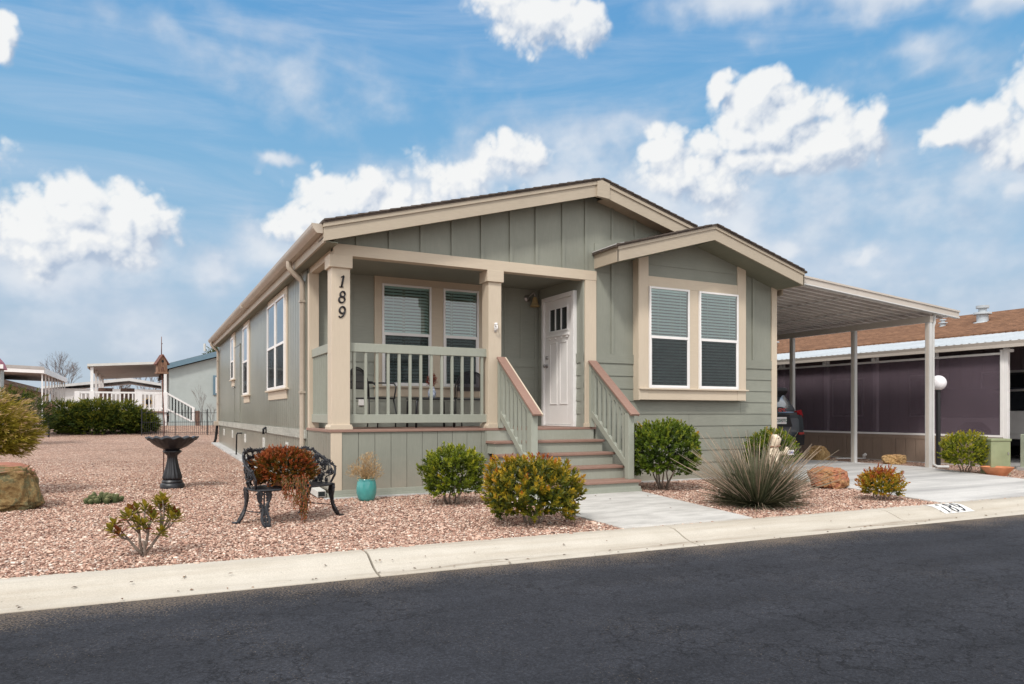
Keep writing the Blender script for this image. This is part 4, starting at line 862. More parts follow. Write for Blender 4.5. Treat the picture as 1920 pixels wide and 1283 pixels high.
# porch railings
def railing(name, p0, p1, n, axis):
    p0, p1 = Vector(p0), Vector(p1)
    z = Vector((0, 0, 1)); e = Empty_part(name)
    MB().beam(p0 + z * 1.97, p1 + z * 1.97, .06, .118).build('top_rail', 'rail', e, bevel=.005)
    MB().beam(p0 + z * 1.03, p1 + z * 1.03, .06, .118).build('bottom_rail', 'rail', e, bevel=.005)
    for k in range(n):
        q = p0.lerp(p1, (k + .5 + .0) / n); MB().beam(q + z * 1.088, q + z * 1.912, .036, .036, side=(1, 0, 0)).build('baluster', 'rail', e, bevel=.003)
def Empty_part(name):
    o = bpy.data.objects.new(name, None); COL.objects.link(o); o.parent = H; o.empty_display_size = .1; return o
railing('porch_railing', (.242, .10, 0), (2.25, .10, 0), 13, 'x')
railing('porch_railing', (.055, .22, 0), (.055, 1.36, 0), 9, 'y')
# steps
ST = Empty_part('porch_steps')
noses = [(.712, -.305), (.534, -.575), (.356, -.845), (.178, -1.115)]
for i, (z, y) in enumerate(noses):
    x0, x1 = 2.175, 4.02; back = y + .30
    dz = -.085 if i == 3 else 0
    MB().box((x0, y + dz, z - .036), (x1, back, z)).build('tread', 'tread', ST, bevel=.006)
    zl = z - .178 if i < 3 else 0
    MB().box((x0 + .03, y + dz + .03, zl), (x1 - .03, back, z - .037)).build('riser', 'rail', ST)
MB().box((2.19, -.03, .712), (4.0, .0, .855)).build('riser', 'rail', ST)
MB().box((2.17, -1.185, 0), (4.04, -1.13, .045)).build('step_base_board', 'rail', ST, bevel=.003)
MB().box((2.185, -1.178, .045), (4.025, -1.13, .09)).build('step_base_board', 'rail', ST, bevel=.003)
def stair_rail(x, top_y, cap_w):
    e = Empty_part('stair_railing')
    top = Vector((x, top_y, 1.90)); low = Vector((x, -1.08, 1.115))
    sl = (top - low).normalized()
    MB().beam(top, low - sl * .06, cap_w, .030, side=(1, 0, 0)).build('cap_board', 'tread', e, bevel=.004)
    MB().beam(top + Vector((cap_w / 2 + .012, 0, -.004)), low - sl * .06 + Vector((cap_w / 2 + .012, 0, -.004)), .022, .036, side=(1, 0, 0)).build('cap_edge', 'trim' if x < 3 else 'tread', e, bevel=.003)
    MB().beam(top + Vector((0, 0, -.065)), low + Vector((0, .04, -.045)), .05, .09, side=(1, 0, 0)).build('top_rail', 'rail', e, bevel=.004)
    MB().box((x - .048, -1.055, .178), (x + .048, -.955, 1.10)).build('newel_post', 'rail', e, bevel=.005)
    a = Vector((x, -.955, .375)); b = Vector((x, top_y - .02, 1.10)); MB().beam(a, b, .05, .085, side=(1, 0, 0)).build('bottom_rail', 'rail', e, bevel=.004)
    MB().box((x - .035, top_y - .03, .893), (x + .035, top_y + .03, 1.86)).build('wall_post', 'rail', e, bevel=.004)
    for k in range(7):
        u = (k + .6) / 7.3; yy = -.955 + (top_y + .955) * u
        zt = low.z + (top.z - low.z) * (yy + 1.08) / (top_y + 1.08) - .09; zb = .375 + (b.z - .375) * (yy + .955) / (top_y - .02 + .955)
        MB().box((x - .018, yy - .018, zb), (x + .018, yy + .018, zt)).build('baluster', 'rail', e)
stair_rail(2.40, -.045, .125); stair_rail(3.955, -.045, .125)

# ------------------------------------------------------------------ carport and cars
def corrugated(x0, z0, x1, z1, y0, y1, pitch, h, th=.004):
    prof = []; y = y0
    while y < y1 - .01:
        prof += [(y, 0), (y + pitch * .62, 0), (y + pitch * .70, h), (y + pitch * .92, h)]; y += pitch
    prof.append((y, 0)); vs = []
    for x, z in ((x0, z0), (x1, z1)):
        for yy, zz in prof: vs.append((x, yy, z + zz))
        for yy, zz in prof: vs.append((x, yy, z + zz + th))
    n = len(prof); fs = []
    for i in range(n - 1):
        fs += [(i, i + 1, 2 * n + i + 1, 2 * n + i), (n + i, n + i + 1, 3 * n + i + 1, 3 * n + i), (i, i + 1, n + i + 1, n + i), (2 * n + i, 2 * n + i + 1, 3 * n + i + 1, 3 * n + i)]
    return MB().add(vs, fs)
CP = thing('carport', 'white steel carport with ribbed roof attached to the green home', 'carport', (8.06, 0, 0)); CM = Matrix.Translation((-8.06, 0, 0))
def cbuild(mb, name, mat, parent=None, **k):
    for i, p in enumerate(mb.v): mb.v[i] = (p[0] - 8.06, p[1], p[2])
    return mb.build(name, mat, parent or CP, **k)
def cpz(x): return 3.395 - .0722 * (x - 8.02)          # underside of the pan
cbuild(corrugated(8.0, cpz(8.0), 12.44, cpz(12.44), -.46, 12.5, .21, .075), 'roof_pan', 'pan')
def strip(name, mat, x0, x1, lo, hi, y0, y1): cbuild(MB().prism([(x0, cpz(x0) + lo), (x1, cpz(x1) + lo), (x1, cpz(x1) + hi), (x0, cpz(x0) + hi)], 'y', y0, y1), name, mat)
strip('front_fascia', 'metal_tan', 7.985, 12.46, -.05, .072, -.515, -.49)
strip('fascia_cap', 'metal_tan', 7.985, 12.465, .060, .092, -.535, -.44)
strip('fascia_lip', 'metal', 7.985, 12.46, -.060, -.042, -.53, -.44)
cbuild(MB().box((12.445, -.48, cpz(12.45) - .005), (12.465, 12.5, cpz(12.45) + .075)), 'side_fascia', 'metal_tan')
y = -.40
while y < 12.4:
    mb = MB(); mb.prism([(8.02, cpz(8.02) - .038), (12.44, cpz(12.44) - .038), (12.44, cpz(12.44) + .002), (8.02, cpz(8.02) + .002)], 'y', y, y + .022); cbuild(mb, 'roof_rib', 'pan_rib'); y += .21
for x in (9.45, 10.75): cbuild(MB().box((x, -.42, cpz(x) - .046), (x + .035, 12.4, cpz(x) - .040)), 'roof_stiffener', 'metal')
cbuild(MB().box((11.64, -.44, 2.905), (11.74, 12.4, 3.025)), 'roof_beam', 'metal_tan')
for y in (-.38, 1.30, 2.98, 4.66, 6.34, 8.02, 9.7):
    mb = MB(); mb.box((11.65, y - .052, .02), (11.73, y + .052, 2.906))
    p = cbuild(mb, 'carport_post', 'metal', bevel=.006)
    for dx in (-.002, .088): 
        mb = MB().box((11.645 + dx - .004, y - .03, .02), (11.645 + dx + .006, y + .03, 2.88)); cbuild(mb, 'post_flange', 'metal_tan', p)
    mb = MB().box((11.60, y - .085, .02), (11.78, y + .085, .034)); cbuild(mb, 'base_plate', 'metal', p)
mb = MB(); mb.tube([(11.80, -.42, 3.08), (11.80, -.42, 2.90), (11.79, -.40, 2.82), (11.79, -.40, .10), (11.85, -.45, .045), (12.05, -.55, .04)], .032, 8); cbuild(mb, 'downspout', 'metal', smooth='auto')

def loft(secs, caps=True):
    n = len(secs[0][1]); vs = [(x, y, z) for y, ring in secs for x, z in ring]; fs = []
    for i in range(len(secs) - 1):
        for k in range(n): fs.append((i * n + k, i * n + (k + 1) % n, (i + 1) * n + (k + 1) % n, (i + 1) * n + k))
    if caps: fs += [tuple(range(n)), tuple(range((len(secs) - 1) * n, len(secs) * n))]
    return MB().add(vs, fs)
def ring(half): return half + [(-x, z) for x, z in reversed(half)]
def wheel(root, x, y, r, w):
    o = bpy.data.objects.new('wheel', None); COL.objects.link(o); o.parent = root; o.location = (x, y, r); o.rotation_euler = (0, PI / 2 if x > 0 else -PI / 2, 0); o.empty_display_size = .1
    MB().lathe([(r * .62, -w / 2), (r * .93, -w / 2), (r, -w * .32), (r, w * .32), (r * .93, w / 2), (r * .62, w / 2), (r * .60, 0)], 32).build('tyre', 'tyre', o, smooth='auto')
    mb = MB(); mb.lathe([(r * .62, w * .1), (r * .64, w * .46), (r * .58, w * .42), (r * .55, w * .2), (.0, w * .2)], 28); mb.lathe([(0, w * .2), (r * .16, w * .2), (r * .15, w * .36), (0, w * .38)], 16)
    for k in range(5):
        a = 2 * PI * k / 5; mb.beam((r * .1 * math.cos(a), r * .1 * math.sin(a), w * .3), (r * .58 * math.cos(a), r * .58 * math.sin(a), w * .38), r * .16, w * .14, side=(-math.sin(a), math.cos(a), 0))
    mb.build('rim', 'rim', o, smooth='auto')
CAR = thing('parked_car', 'dark slate SUV parked under the carport, tail and licence plate towards the street', 'car', (10.42, 2.30, .02))
def sec(y, w, zb, zs, zt, k=.93): return (y, ring([(w * .90, zb), (w * .97, zb + .06), (w, zs * .62), (w * 1.0, zs * .82), (w * .985, zs), (w * k, zt)]))
body = loft([sec(.10, .84, .36, .92, .98), sec(.0, .86, .40, .95, 1.10, .90), sec(.03, .88, .38, .98, 1.12, .91), sec(.18, .905, .30, 1.0, 1.13), sec(.6, .92, .27, 1.0, 1.12), sec(1.6, .925, .25, .99, 1.10), sec(2.8, .925, .25, .97, 1.07), sec(3.5, .915, .25, .95, 1.04), sec(4.1, .90, .27, .90, .99), sec(4.45, .86, .30, .82, .90), sec(4.62, .76, .36, .70, .78)])
body.build('body', 'suv', CAR, smooth='auto')
gh = loft([(.16, ring([(.80, 1.10), (.78, 1.14), (.72, 1.16)])), (.20, ring([(.815, 1.10), (.79, 1.20), (.72, 1.24)])), (.46, ring([(.835, 1.10), (.75, 1.50), (.66, 1.585)])), (.60, ring([(.84, 1.10), (.735, 1.58), (.62, 1.645)])), (1.6, ring([(.845, 1.09), (.725, 1.62), (.60, 1.69)])), (2.4, ring([(.845, 1.07), (.715, 1.59), (.60, 1.655)])), (2.75, ring([(.845, 1.06), (.74, 1.42), (.65, 1.46)])), (3.45, ring([(.84, 1.03), (.80, 1.05), (.7, 1.06)]))])
gh.build('cabin', 'suv', CAR, smooth='auto')
mb = MB(); mb.add([(-.60, .168, 1.175), (.60, .168, 1.175), (.575, .428, 1.50), (-.575, .428, 1.50)], [(0, 1, 2, 3)]); mb.add([(-.60, .18, 1.17), (.60, .18, 1.17), (.575, .44, 1.495), (-.575, .44, 1.495)], [(0, 1, 2, 3)]); mb.build('rear_window', pmat('sky_lit_rear_glass', (.30, .34, .37), (.16, .18, .20), .06, 2, 20, 0, dirt=.1, spec=.9), CAR)  # pale sky reflection put into the pane's base colour
mb = MB(); mb.prism([(.30, 1.50), (.40, 1.50), (.80, 1.645), (.78, 1.70), (.28, 1.675), (.24, 1.60)], 'x', -.64, .64); mb.build('roof_spoiler', 'plastic', CAR, bevel=.02)
mb = MB(); mb.box((-.30, .15, 1.17), (.36, .20, 1.20)); mb.tube([(-.1, .15, 1.19), (.3, .13, 1.21), (.42, .15, 1.20)], [.03, .02, .008], 8); mb.build('rear_wiper', 'plastic', CAR, smooth=True)
for sx_ in (-1, 1):
    mb = MB(); q = [(.60, -.012, 1.14), (.80, .02, 1.17), (.885, .10, 1.17), (.91, .24, 1.15), (.925, .22, 1.0), (.92, .14, .93), (.875, .045, .90), (.865, .03, 1.03), (.72, -.005, 1.05)]
    vs = [(sx_ * x, y - .012, z) for x, y, z in q] + [(sx_ * x * .97, y + .04, z) for x, y, z in q]; k = len(q)
    mb.add(vs, [tuple(range(k)), tuple(range(2 * k - 1, k - 1, -1))] + [(i, (i + 1) % k, k + (i + 1) % k, k + i) for i in range(k)]); mb.build('tail_light', 'red_lamp', CAR)
    MB().box((sx_ * .70, -.022, .60), (sx_ * .86, .02, .655)).build('reflector', 'red_lamp', CAR, bevel=.006)
    mb = MB(); mb.tube([(sx_ * .90, 3.02, 1.06), (sx_ * 1.0, 3.0, 1.10)], [.03, .05], 8); mb.box((sx_ * .95, 2.93, 1.04), (sx_ * 1.10, 3.03, 1.18)); mb.build('side_mirror', 'suv', CAR, bevel=.02)
    mb = MB(); mb.tube([(sx_ * .62, .8, 1.665), (sx_ * .61, 1.0, 1.72), (sx_ * .60, 2.2, 1.71), (sx_ * .61, 2.4, 1.655)], .016, 8); mb.build('roof_rail', 'plastic', CAR, smooth=True)
    mb = MB(); mb.add([(sx_ * .843, .75, 1.13), (sx_ * .843, 2.95, 1.09), (sx_ * .755, 2.45, 1.50), (sx_ * .748, .78, 1.52)], [(0, 1, 2, 3)]); mb.M = Matrix.Translation((sx_ * .012, 0, 0)); mb.v = [(p[0] + sx_ * .014, p[1], p[2]) for p in mb.v]; mb.build('side_window', 'cargl', CAR)
    for y in (.88, 3.72): wheel(CAR, sx_ * .80, y, .355, .23)
mb = MB(); mb.prism([(-.86, .36), (.86, .36), (.88, .60), (.5, .58), (-.5, .58), (-.88, .60)], 'y', -.03, .06); mb.build('rear_bumper', 'plastic', CAR, bevel=.015)
mb = MB(); mb.box((-.42, -.012, 1.02), (.42, .01, 1.055)); mb.build('tailgate_handle', 'plastic', CAR, bevel=.008)
mb = MB(); mb.prism([(-.5, .78), (.5, .78), (.42, .99), (-.42, .99)], 'y', -.008, .02); mb.build('plate_recess', 'plastic', CAR)
mb = MB().box((-.02, -.022, .845), (.30, -.010, 1.00)); PLT = mb.build('licence_plate', 'white', CAR, bevel=.004)
mb = MB().box((-.002, -.025, .863), (.282, -.0225, .982)); mb.build('plate_field', 'plate', PLT)
text_mb('CGA3TQ', .085, Matrix.Translation((.14, -.027, .92)), .003, .001).build('plate_text', 'plate_ink', PLT)
text_mb('GMC', .115, Matrix.Translation((.16, -.016, 1.155)), .012, .006).build('brand_letters', 'chrome', CAR); 
text_mb('GMC', .115, Matrix.Translation((.16, -.0235, 1.155)), .004, .0).build('brand_letters', 'logo_red', CAR)

# ------------------------------------------------------------------ neighbour's home and screened carport on the right
NH = thing('neighbour_home', 'long home with brown shingle roof and metal vents, beyond the screened carport', 'house', (17.6, -6, 0)); 
def obuild(root, mb, name, mat, parent=None, **k):
    L_ = root.location; mb.v = [(p[0] - L_[0], p[1] - L_[1], p[2] - L_[2]) for p in mb.v]
    return mb.build(name, mat, parent or root, **k)
mb = MB(frame((17.6, 16, 0), -PI / 2)); mb.box((0, 0, 0), (22, .3, 3.1)); vboards(mb, 0, 22, 0, 3.1, .3, .02, .02); obuild(NH, mb, 'wall', 'inner_wall')
mb = MB().prism([(17.15, 3.11), (21.2, 4.16), (25.2, 3.11), (25.2, 3.17), (21.2, 4.24), (17.15, 3.18)], 'y', -6.4, 16.4); obuild(NH, mb, 'roof', 'brown_shingle')
for y in (-6, 15.9): obuild(NH, MB().prism([(17.6, 0), (25, 0), (25, 3.1), (21.2, 4.14), (17.6, 3.1)], 'y', y, y + .1), 'gable_wall', 'inner_wall')
for y0, y1 in ((2.9, 3.9), (.9, 1.9), (5.5, 6.5)):
    w = obuild(NH, MB().box((17.53, y0 - .06, 1.0), (17.58, y1 + .06, 2.2)), 'window', 'white'); obuild(NH, MB().box((17.52, y0, 1.06), (17.535, y1, 2.14)), 'pane', 'cargl', w)
def roof_vent(x, y, r, h):
    z = 3.18 + (x - 17.15) * .262; mb = MB(); mb.lathe([(r * 1.6, 0), (r * 1.55, .03), (r, .05), (r, h * .5), (r * 1.55, h * .5), (r * 1.5, h * .6), (r * .7, h * .62), (r * .7, h * .82), (r * 1.1, h * .84), (r * 1.1, h * .98), (0, h)], 20, (x, y, z - .06)); obuild(NH, mb, 'roof_vent', 'galv', smooth='auto')
roof_vent(19.3, 2.92, .15, .52); roof_vent(19.3, 4.07, .08, .26); roof_vent(18.6, 10.0, .15, .42)
SCN = thing('screened_carport', 'low carport with white metal roof, dark sun screens and brown panelled wainscot', 'carport', (13.4, 0, 0))
obuild(SCN, corrugated(13.22, 2.545, 17.5, 3.165, -3.6, 15, .16, .02), 'roof_pan', 'galv')
mb = MB().prism([(13.20, 2.425), (13.30, 2.425), (13.30, 2.55), (13.24, 2.56), (13.18, 2.55), (13.20, 2.49)], 'y', -3.7, 15); obuild(SCN, mb, 'gutter', 'metal_tan')
ys = [-.855, .62, 2.08, 3.47, 4.9, 6.35, 7.8, 9.25, 10.7, 12.1]
for a, b in zip(ys, ys[1:]):
    obuild(SCN, MB().box((13.415, a + .001, .655), (13.423, b - .001, 2.30)), 'sun_screen', 'screen')
obuild(SCN, MB().box((13.385, -.855, 2.30), (13.425, 12.1, 2.345)), 'screen_rail', 'white'); obuild(SCN, MB().box((13.375, -.855, .612), (13.43, 12.1, .655)), 'screen_sill', 'white')
for y in ys[1:]:
    obuild(SCN, MB().box((13.44, y - .05, 0), (13.53, y + .05, 2.5)), 'carport_post', 'white'); obuild(SCN, MB().box((13.37, y - .035, 2.345), (13.42, y + .035, 2.42)), 'screen_bracket', 'white')
p = obuild(SCN, MB().box((13.385, -.93, .0), (13.47, -.845, 2.43)), 'corner_post', 'white', bevel=.005)
obuild(SCN, MB().box((13.375, -.845, .655), (13.43, -.79, 2.40)), 'screen_stile', 'white'); obuild(SCN, MB().box((13.37, -1.0, 2.34), (13.48, -.86, 2.40)), 'screen_bracket', 'white')
obuild(SCN, MB().box((13.40, -.16 - 3.3, .0), (13.48, -.08 - 3.3, 2.43)), 'carport_post', 'white')
mb = MB(frame((13.41, 12.1, 0), -PI / 2)); mb.box((0, -.004, -.05), (12.93, .02, .61)); mb.box((0, -.03, .53), (12.93, -.004, .611)); mb.box((0, -.03, -.02), (12.93, -.004, .10))
x = 0
k = 0
while x < 12.9:
    mb.box((x, -.022 if k % 6 else -.03, .10), (min(x + .10 if k % 6 == 0 else x + .232, 12.93), -.004, .53)); x += .112 if k % 6 == 0 else .240; k += 1
obuild(SCN, mb, 'wainscot', 'brown_wood')
obuild(SCN, MB().box((13.3, -3.6, -.2), (13.55, 12.1, .012)), 'slab_edge', 'concrete_base')
mb = MB(); mb.tube([(13.25, 2.2, .02), (13.22, 2.2, .10), (13.22, 2.15, .13)], .035, 8); mb.tube([(13.2, 2.15, .03), (12.9, 2.35, .025), (12.6, 2.5, .02)], .015, 6); tag(mb.build('drain_pipe', 'white', smooth=True), 'short white drain pipe capped at the foot of brown wainscot', 'pipe')

JP = thing('off_road_car', 'white open-bodied off-road car with dark soft top, behind the sun screen', 'car', (16.4, -2.0, .03), PI)
# local: front at +y rotated to face the street; rear at y=-4.1
def jb(mb, name, mat, parent=None, **k): return mb.build(name, mat, parent or JP, **k)
mb = MB(); mb.prism([(-4.1, .48), (-3.50, .48), (-3.44, .70), (-3.25, .86), (-2.85, .86), (-2.66, .70), (-2.60, .48), (-.98, .48), (-.92, .72), (-.75, .88), (.45, .90), (.45, 1.05), (-.85, 1.10), (-1.0, 1.13), (-2.25, 1.13), (-2.28, .965), (-4.1, .965)], 'x', -.78, .78); jb(mb, 'body', 'jeep', bevel=.02)
mb = MB(); mb.prism([(-4.05, .967), (-2.3, .967), (-2.3, 1.14), (-1.05, 1.14), (-1.45, 1.66), (-3.9, 1.70), (-4.0, 1.62)], 'x', -.72, .72); jb(mb, 'soft_top', 'softtop', bevel=.04)
for sx_ in (-1, 1):
    mb = MB(); mb.tube([(sx_ * .775, -2.32, .97), (sx_ * .765, -2.34, 1.45), (sx_ * .75, -2.42, 1.56), (sx_ * .74, -2.62, 1.58)], .035, 8); jb(mb, 'roll_hoop', 'jeep', smooth=True)
    mb = MB(); mb.tube([(sx_ * .745, -2.25, 1.60), (sx_ * .745, -1.45, 1.62), (sx_ * .775, -1.02, 1.14)], .03, 8); jb(mb, 'window_frame', 'jeep', smooth=True)
    mb = MB(); mb.add([(sx_ * .732, -2.25, 1.15), (sx_ * .732, -1.10, 1.15), (sx_ * .732, -1.46, 1.58), (sx_ * .732, -2.25, 1.58)], [(0, 1, 2, 3)]); jb(mb, 'side_window', 'cargl')
    mb = MB(); mb.box((sx_ * .78, -2.24, .60), (sx_ * .795, -1.0, 1.12)); jb(mb, 'door', 'jeep', bevel=.01)
    mb = MB(); mb.box((sx_ * .80, -1.15, 1.12), (sx_ * .98, -1.08, 1.27)); jb(mb, 'side_mirror', 'plastic', bevel=.01)
    for y in (-3.05, -.55): wheel(JP, sx_ * .70, y, .36, .25)
mb = MB(); mb.box((-.7, .45, .45), (.7, .58, .62)); jb(mb, 'front_bumper', 'plastic', bevel=.01)
mb = MB(); mb.box((-.68, -3.9, .33), (.68, .2, .48)); jb(mb, 'chassis', 'plastic')
mb = MB(); mb.box((-.72, -4.22, .45), (.72, -4.1, .60)); jb(mb, 'rear_bumper', 'plastic', bevel=.01)

# ------------------------------------------------------------------ small things on the right
LP = thing('lamp_post', 'black garden lamp post topped by a white globe at the driveway edge', 'lamp post', (12.22, -.24, 0))
mb = MB(); mb.lathe([(.075, 0), (.075, .03), (.045, .05), (.042, 1.54), (.05, 1.55), (.05, 1.58), (0, 1.58)], 16); mb.build('pole', 'black_paint', LP, smooth='auto')
mb = MB(); mb.lathe([(0, 1.57)] + [(.152 * math.sin(a), 1.722 - .152 * math.cos(a)) for a in [PI * k / 16 for k in range(1, 16)]] + [(0, 1.874)], 28); mb.build('globe', 'globe', LP, smooth=True)
UB = thing('utility_box', 'pale green steel utility cabinet behind the yellow-green shrub', 'utility box', (11.72, -1.72, 0), -.45)
mb = MB(); mb.box((-.26, -.10, -.02), (.10, .20, .64)); mb.build('cabinet', 'putty', UB, bevel=.012); MB().box((-.27, -.115, .60), (.11, .21, .645)).build('lid', 'putty', UB, bevel=.01); MB().box((.04, -.112, .36), (.06, -.10, .40)).build('lock', 'steel', UB)
UB2 = thing('utility_box', 'grey-green transformer box with sloped lid at the right edge', 'utility box', (13.30, -1.78, 0), -.3)
mb = MB(); mb.prism([(-.30, 0), (.30, 0), (.30, .70), (-.18, .70), (-.30, .64)], 'x', -.42, .42); mb.build('cabinet', 'putty2', UB2, bevel=.012); MB().box((-.46, -.34, -.02), (.46, .34, .06)).build('base', 'concrete_base', UB2)
mb = MB(); mb.lathe([(0, 0), (.15, 0), (.16, .02), (.245, .125), (.255, .15), (.235, .15), (.15, .04), (0, .03)], 28); o = mb.build('planter_bowl', 'terracotta', smooth='auto'); o.location = (11.33, -1.86, .005); tag(o, 'shallow terracotta bowl on the gravel by the driveway', 'bowl')
def boulder(name, label, loc, size, mat, seed, rz=0, squash=.0):
    b = bmesh.new(); bmesh.ops.create_icosphere(b, subdivisions=6, radius=1)
    for v in b.verts:
        p = v.co.copy()
        q = Vector((math.copysign(abs(p.x) ** (.72 - squash), p.x), math.copysign(abs(p.y) ** (.72 - squash), p.y), math.copysign(abs(p.z) ** (.72 - squash), p.z)))
        n1 = mnoise.fractal(p * 1.1 + Vector((seed, 0, 0)), 1, 2, 5); n2 = mnoise.cell(p * 1.6 + Vector((seed, 3, 0)))
        n3 = abs(mnoise.noise(p * 2.3 + Vector((0, seed, 2)))); n4 = mnoise.fractal(p * 5 + Vector((seed, seed, 0)), .9, 2.1, 4)
        v.co = Vector((q.x * size[0], q.y * size[1], q.z * size[2])) * (1 + .17 * n1 + .06 * n2 - .12 * n3 + .035 * n4)
        v.co += Vector((1, 1, 1)) * .01 * mnoise.noise(p * 9 + Vector((seed, 1, 1)))
    me = bpy.data.meshes.new(name); b.to_mesh(me); b.free(); me.materials.append(M[mat]); me.polygons.foreach_set('use_smooth', [True] * len(me.polygons))
    o = bpy.data.objects.new(name, me); COL.objects.link(o); o.location = (loc[0], loc[1], loc[2]); o.rotation_euler = (0, 0, rz); return tag(o, label, 'rock')
boulder('boulder', 'red-brown rounded boulder between the spiky yucca and the driveway', (6.86, -1.95, .135), (.28, .24, .175), 'rock_red', 2.3, .2)
boulder('boulder', 'large square ochre sandstone boulder at the left edge of the yard', (-3.70, .76, .24), (.46, .38, .285), 'rock_ochre', 6.1, .15, .30)
boulder('boulder', 'flat tan slab of rock below the brown wainscot', (12.55, .95, .075), (.34, .20, .13), 'rock_tan', 9.4, .3)
boulder('boulder', 'tan upright rock at the far driveway edge, behind the yucca', (11.95, 2.45, .12), (.26, .22, .22), 'rock_tan', 12.7, .1)

# ------------------------------------------------------------------ planting
def V3(x, y, z): return Vector((x, y, z))
def rdir(up=0):
    while True:
        p = V3(random.uniform(-1, 1), random.uniform(-1, 1), random.uniform(-1, 1))
        if .05 < p.length < 1:
            p.normalize()
            if p.z > -.95 + up: return p
def crown(mb, c, rad, tips, per, L, W, seed, tint=(.1, .5, .35), up=.4, lump=.22, lf=2.2, spread=(.5, 1.1), twig=.07, inner=.5, flat=False, narrow=False, tipboost=.12, fn=None, square=1.0):
    for i in range(tips):
        d = rdir(.25); f = random.random() ** .38; f = inner + (1 - inner) * f if random.random() < .85 else f
        k = 1 + lump * mnoise.noise(d * lf + V3(seed, seed * .7, 0)) + lump * .5 * mnoise.noise(d * lf * 2.3 + V3(0, seed, 0))
        q = V3(*[math.copysign(abs(a) ** square, a) for a in d])
        p = V3(q.x * rad[0], q.y * rad[1], q.z * rad[2]) * f * k + c
        ax = (d * (1 - up) + V3(0, 0, up) + V3(random.uniform(-.3, .3), random.uniform(-.3, .3), random.uniform(-.2, .2))).normalized()
        if fn: ax = fn(p - c, ax)
        a0 = random.uniform(0, 6.28); o1 = ax.orthogonal().normalized(); o2 = ax.cross(o1)
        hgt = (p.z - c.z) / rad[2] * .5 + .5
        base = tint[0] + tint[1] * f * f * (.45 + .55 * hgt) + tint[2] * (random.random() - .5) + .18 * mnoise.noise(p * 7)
        for j in range(per):
            a = a0 + j * 2.4; u = j / max(1, per - 1); th = random.uniform(*spread) * (1.15 - .75 * u)
            r = o1 * math.cos(a) + o2 * math.sin(a); dd = (ax * math.cos(th) + r * math.sin(th)).normalized()
            s_ = random.uniform(.7, 1.15)
            mb.leaf(p + ax * twig * (u - .6), dd, ax, L * s_, W * s_, min(1, max(0, base + tipboost * u + random.uniform(-.08, .08))), .22 if not narrow else .1)
def stems(root, n, top, rad, r0, mat='bark', base=.05, wob=.03):
    for i in range(n):
        a = 2 * PI * i / n + random.uniform(-.4, .4); b0 = V3(math.cos(a) * base, math.sin(a) * base, -.02); e = V3(math.cos(a) * rad, math.sin(a) * rad, top * random.uniform(.8, 1.1))
        pts = [b0 + (e - b0) * t + V3(random.uniform(-wob, wob), random.uniform(-wob, wob), 0) * (1 if 0 < t < 1 else 0) for t in (0, .3, .6, 1)]
        MB().tube(pts, [r0, r0 * .85, r0 * .65, r0 * .3], 7).build('stem', mat, root, smooth=True)
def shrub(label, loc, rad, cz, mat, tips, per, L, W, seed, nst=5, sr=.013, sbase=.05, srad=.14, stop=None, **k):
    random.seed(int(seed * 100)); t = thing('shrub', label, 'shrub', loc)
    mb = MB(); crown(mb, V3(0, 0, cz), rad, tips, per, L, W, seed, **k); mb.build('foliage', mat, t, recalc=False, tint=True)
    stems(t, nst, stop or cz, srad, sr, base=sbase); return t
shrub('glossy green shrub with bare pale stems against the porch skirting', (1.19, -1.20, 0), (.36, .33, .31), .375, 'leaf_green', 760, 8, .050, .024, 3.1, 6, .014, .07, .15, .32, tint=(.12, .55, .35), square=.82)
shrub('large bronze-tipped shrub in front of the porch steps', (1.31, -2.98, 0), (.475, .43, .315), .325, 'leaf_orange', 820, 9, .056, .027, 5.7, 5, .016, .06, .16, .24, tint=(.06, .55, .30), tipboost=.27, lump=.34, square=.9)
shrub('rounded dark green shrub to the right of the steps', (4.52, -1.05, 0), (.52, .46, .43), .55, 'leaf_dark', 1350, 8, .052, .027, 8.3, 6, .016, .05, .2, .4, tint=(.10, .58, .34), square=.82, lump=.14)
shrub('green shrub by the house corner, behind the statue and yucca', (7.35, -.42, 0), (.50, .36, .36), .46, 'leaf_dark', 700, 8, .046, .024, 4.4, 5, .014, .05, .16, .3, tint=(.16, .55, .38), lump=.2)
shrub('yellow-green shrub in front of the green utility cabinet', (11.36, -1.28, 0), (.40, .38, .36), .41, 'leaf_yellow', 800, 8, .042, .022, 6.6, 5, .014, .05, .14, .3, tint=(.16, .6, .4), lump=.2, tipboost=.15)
shrub('small bronze and green shrub at the driveway kerb corner', (6.22, -3.28, 0), (.275, .245, .185), .205, 'leaf_orange', 430, 8, .042, .020, 2.2, 5, .010, .04, .14, .18, tint=(.26, .6, .35), tipboost=.2, lump=.3)
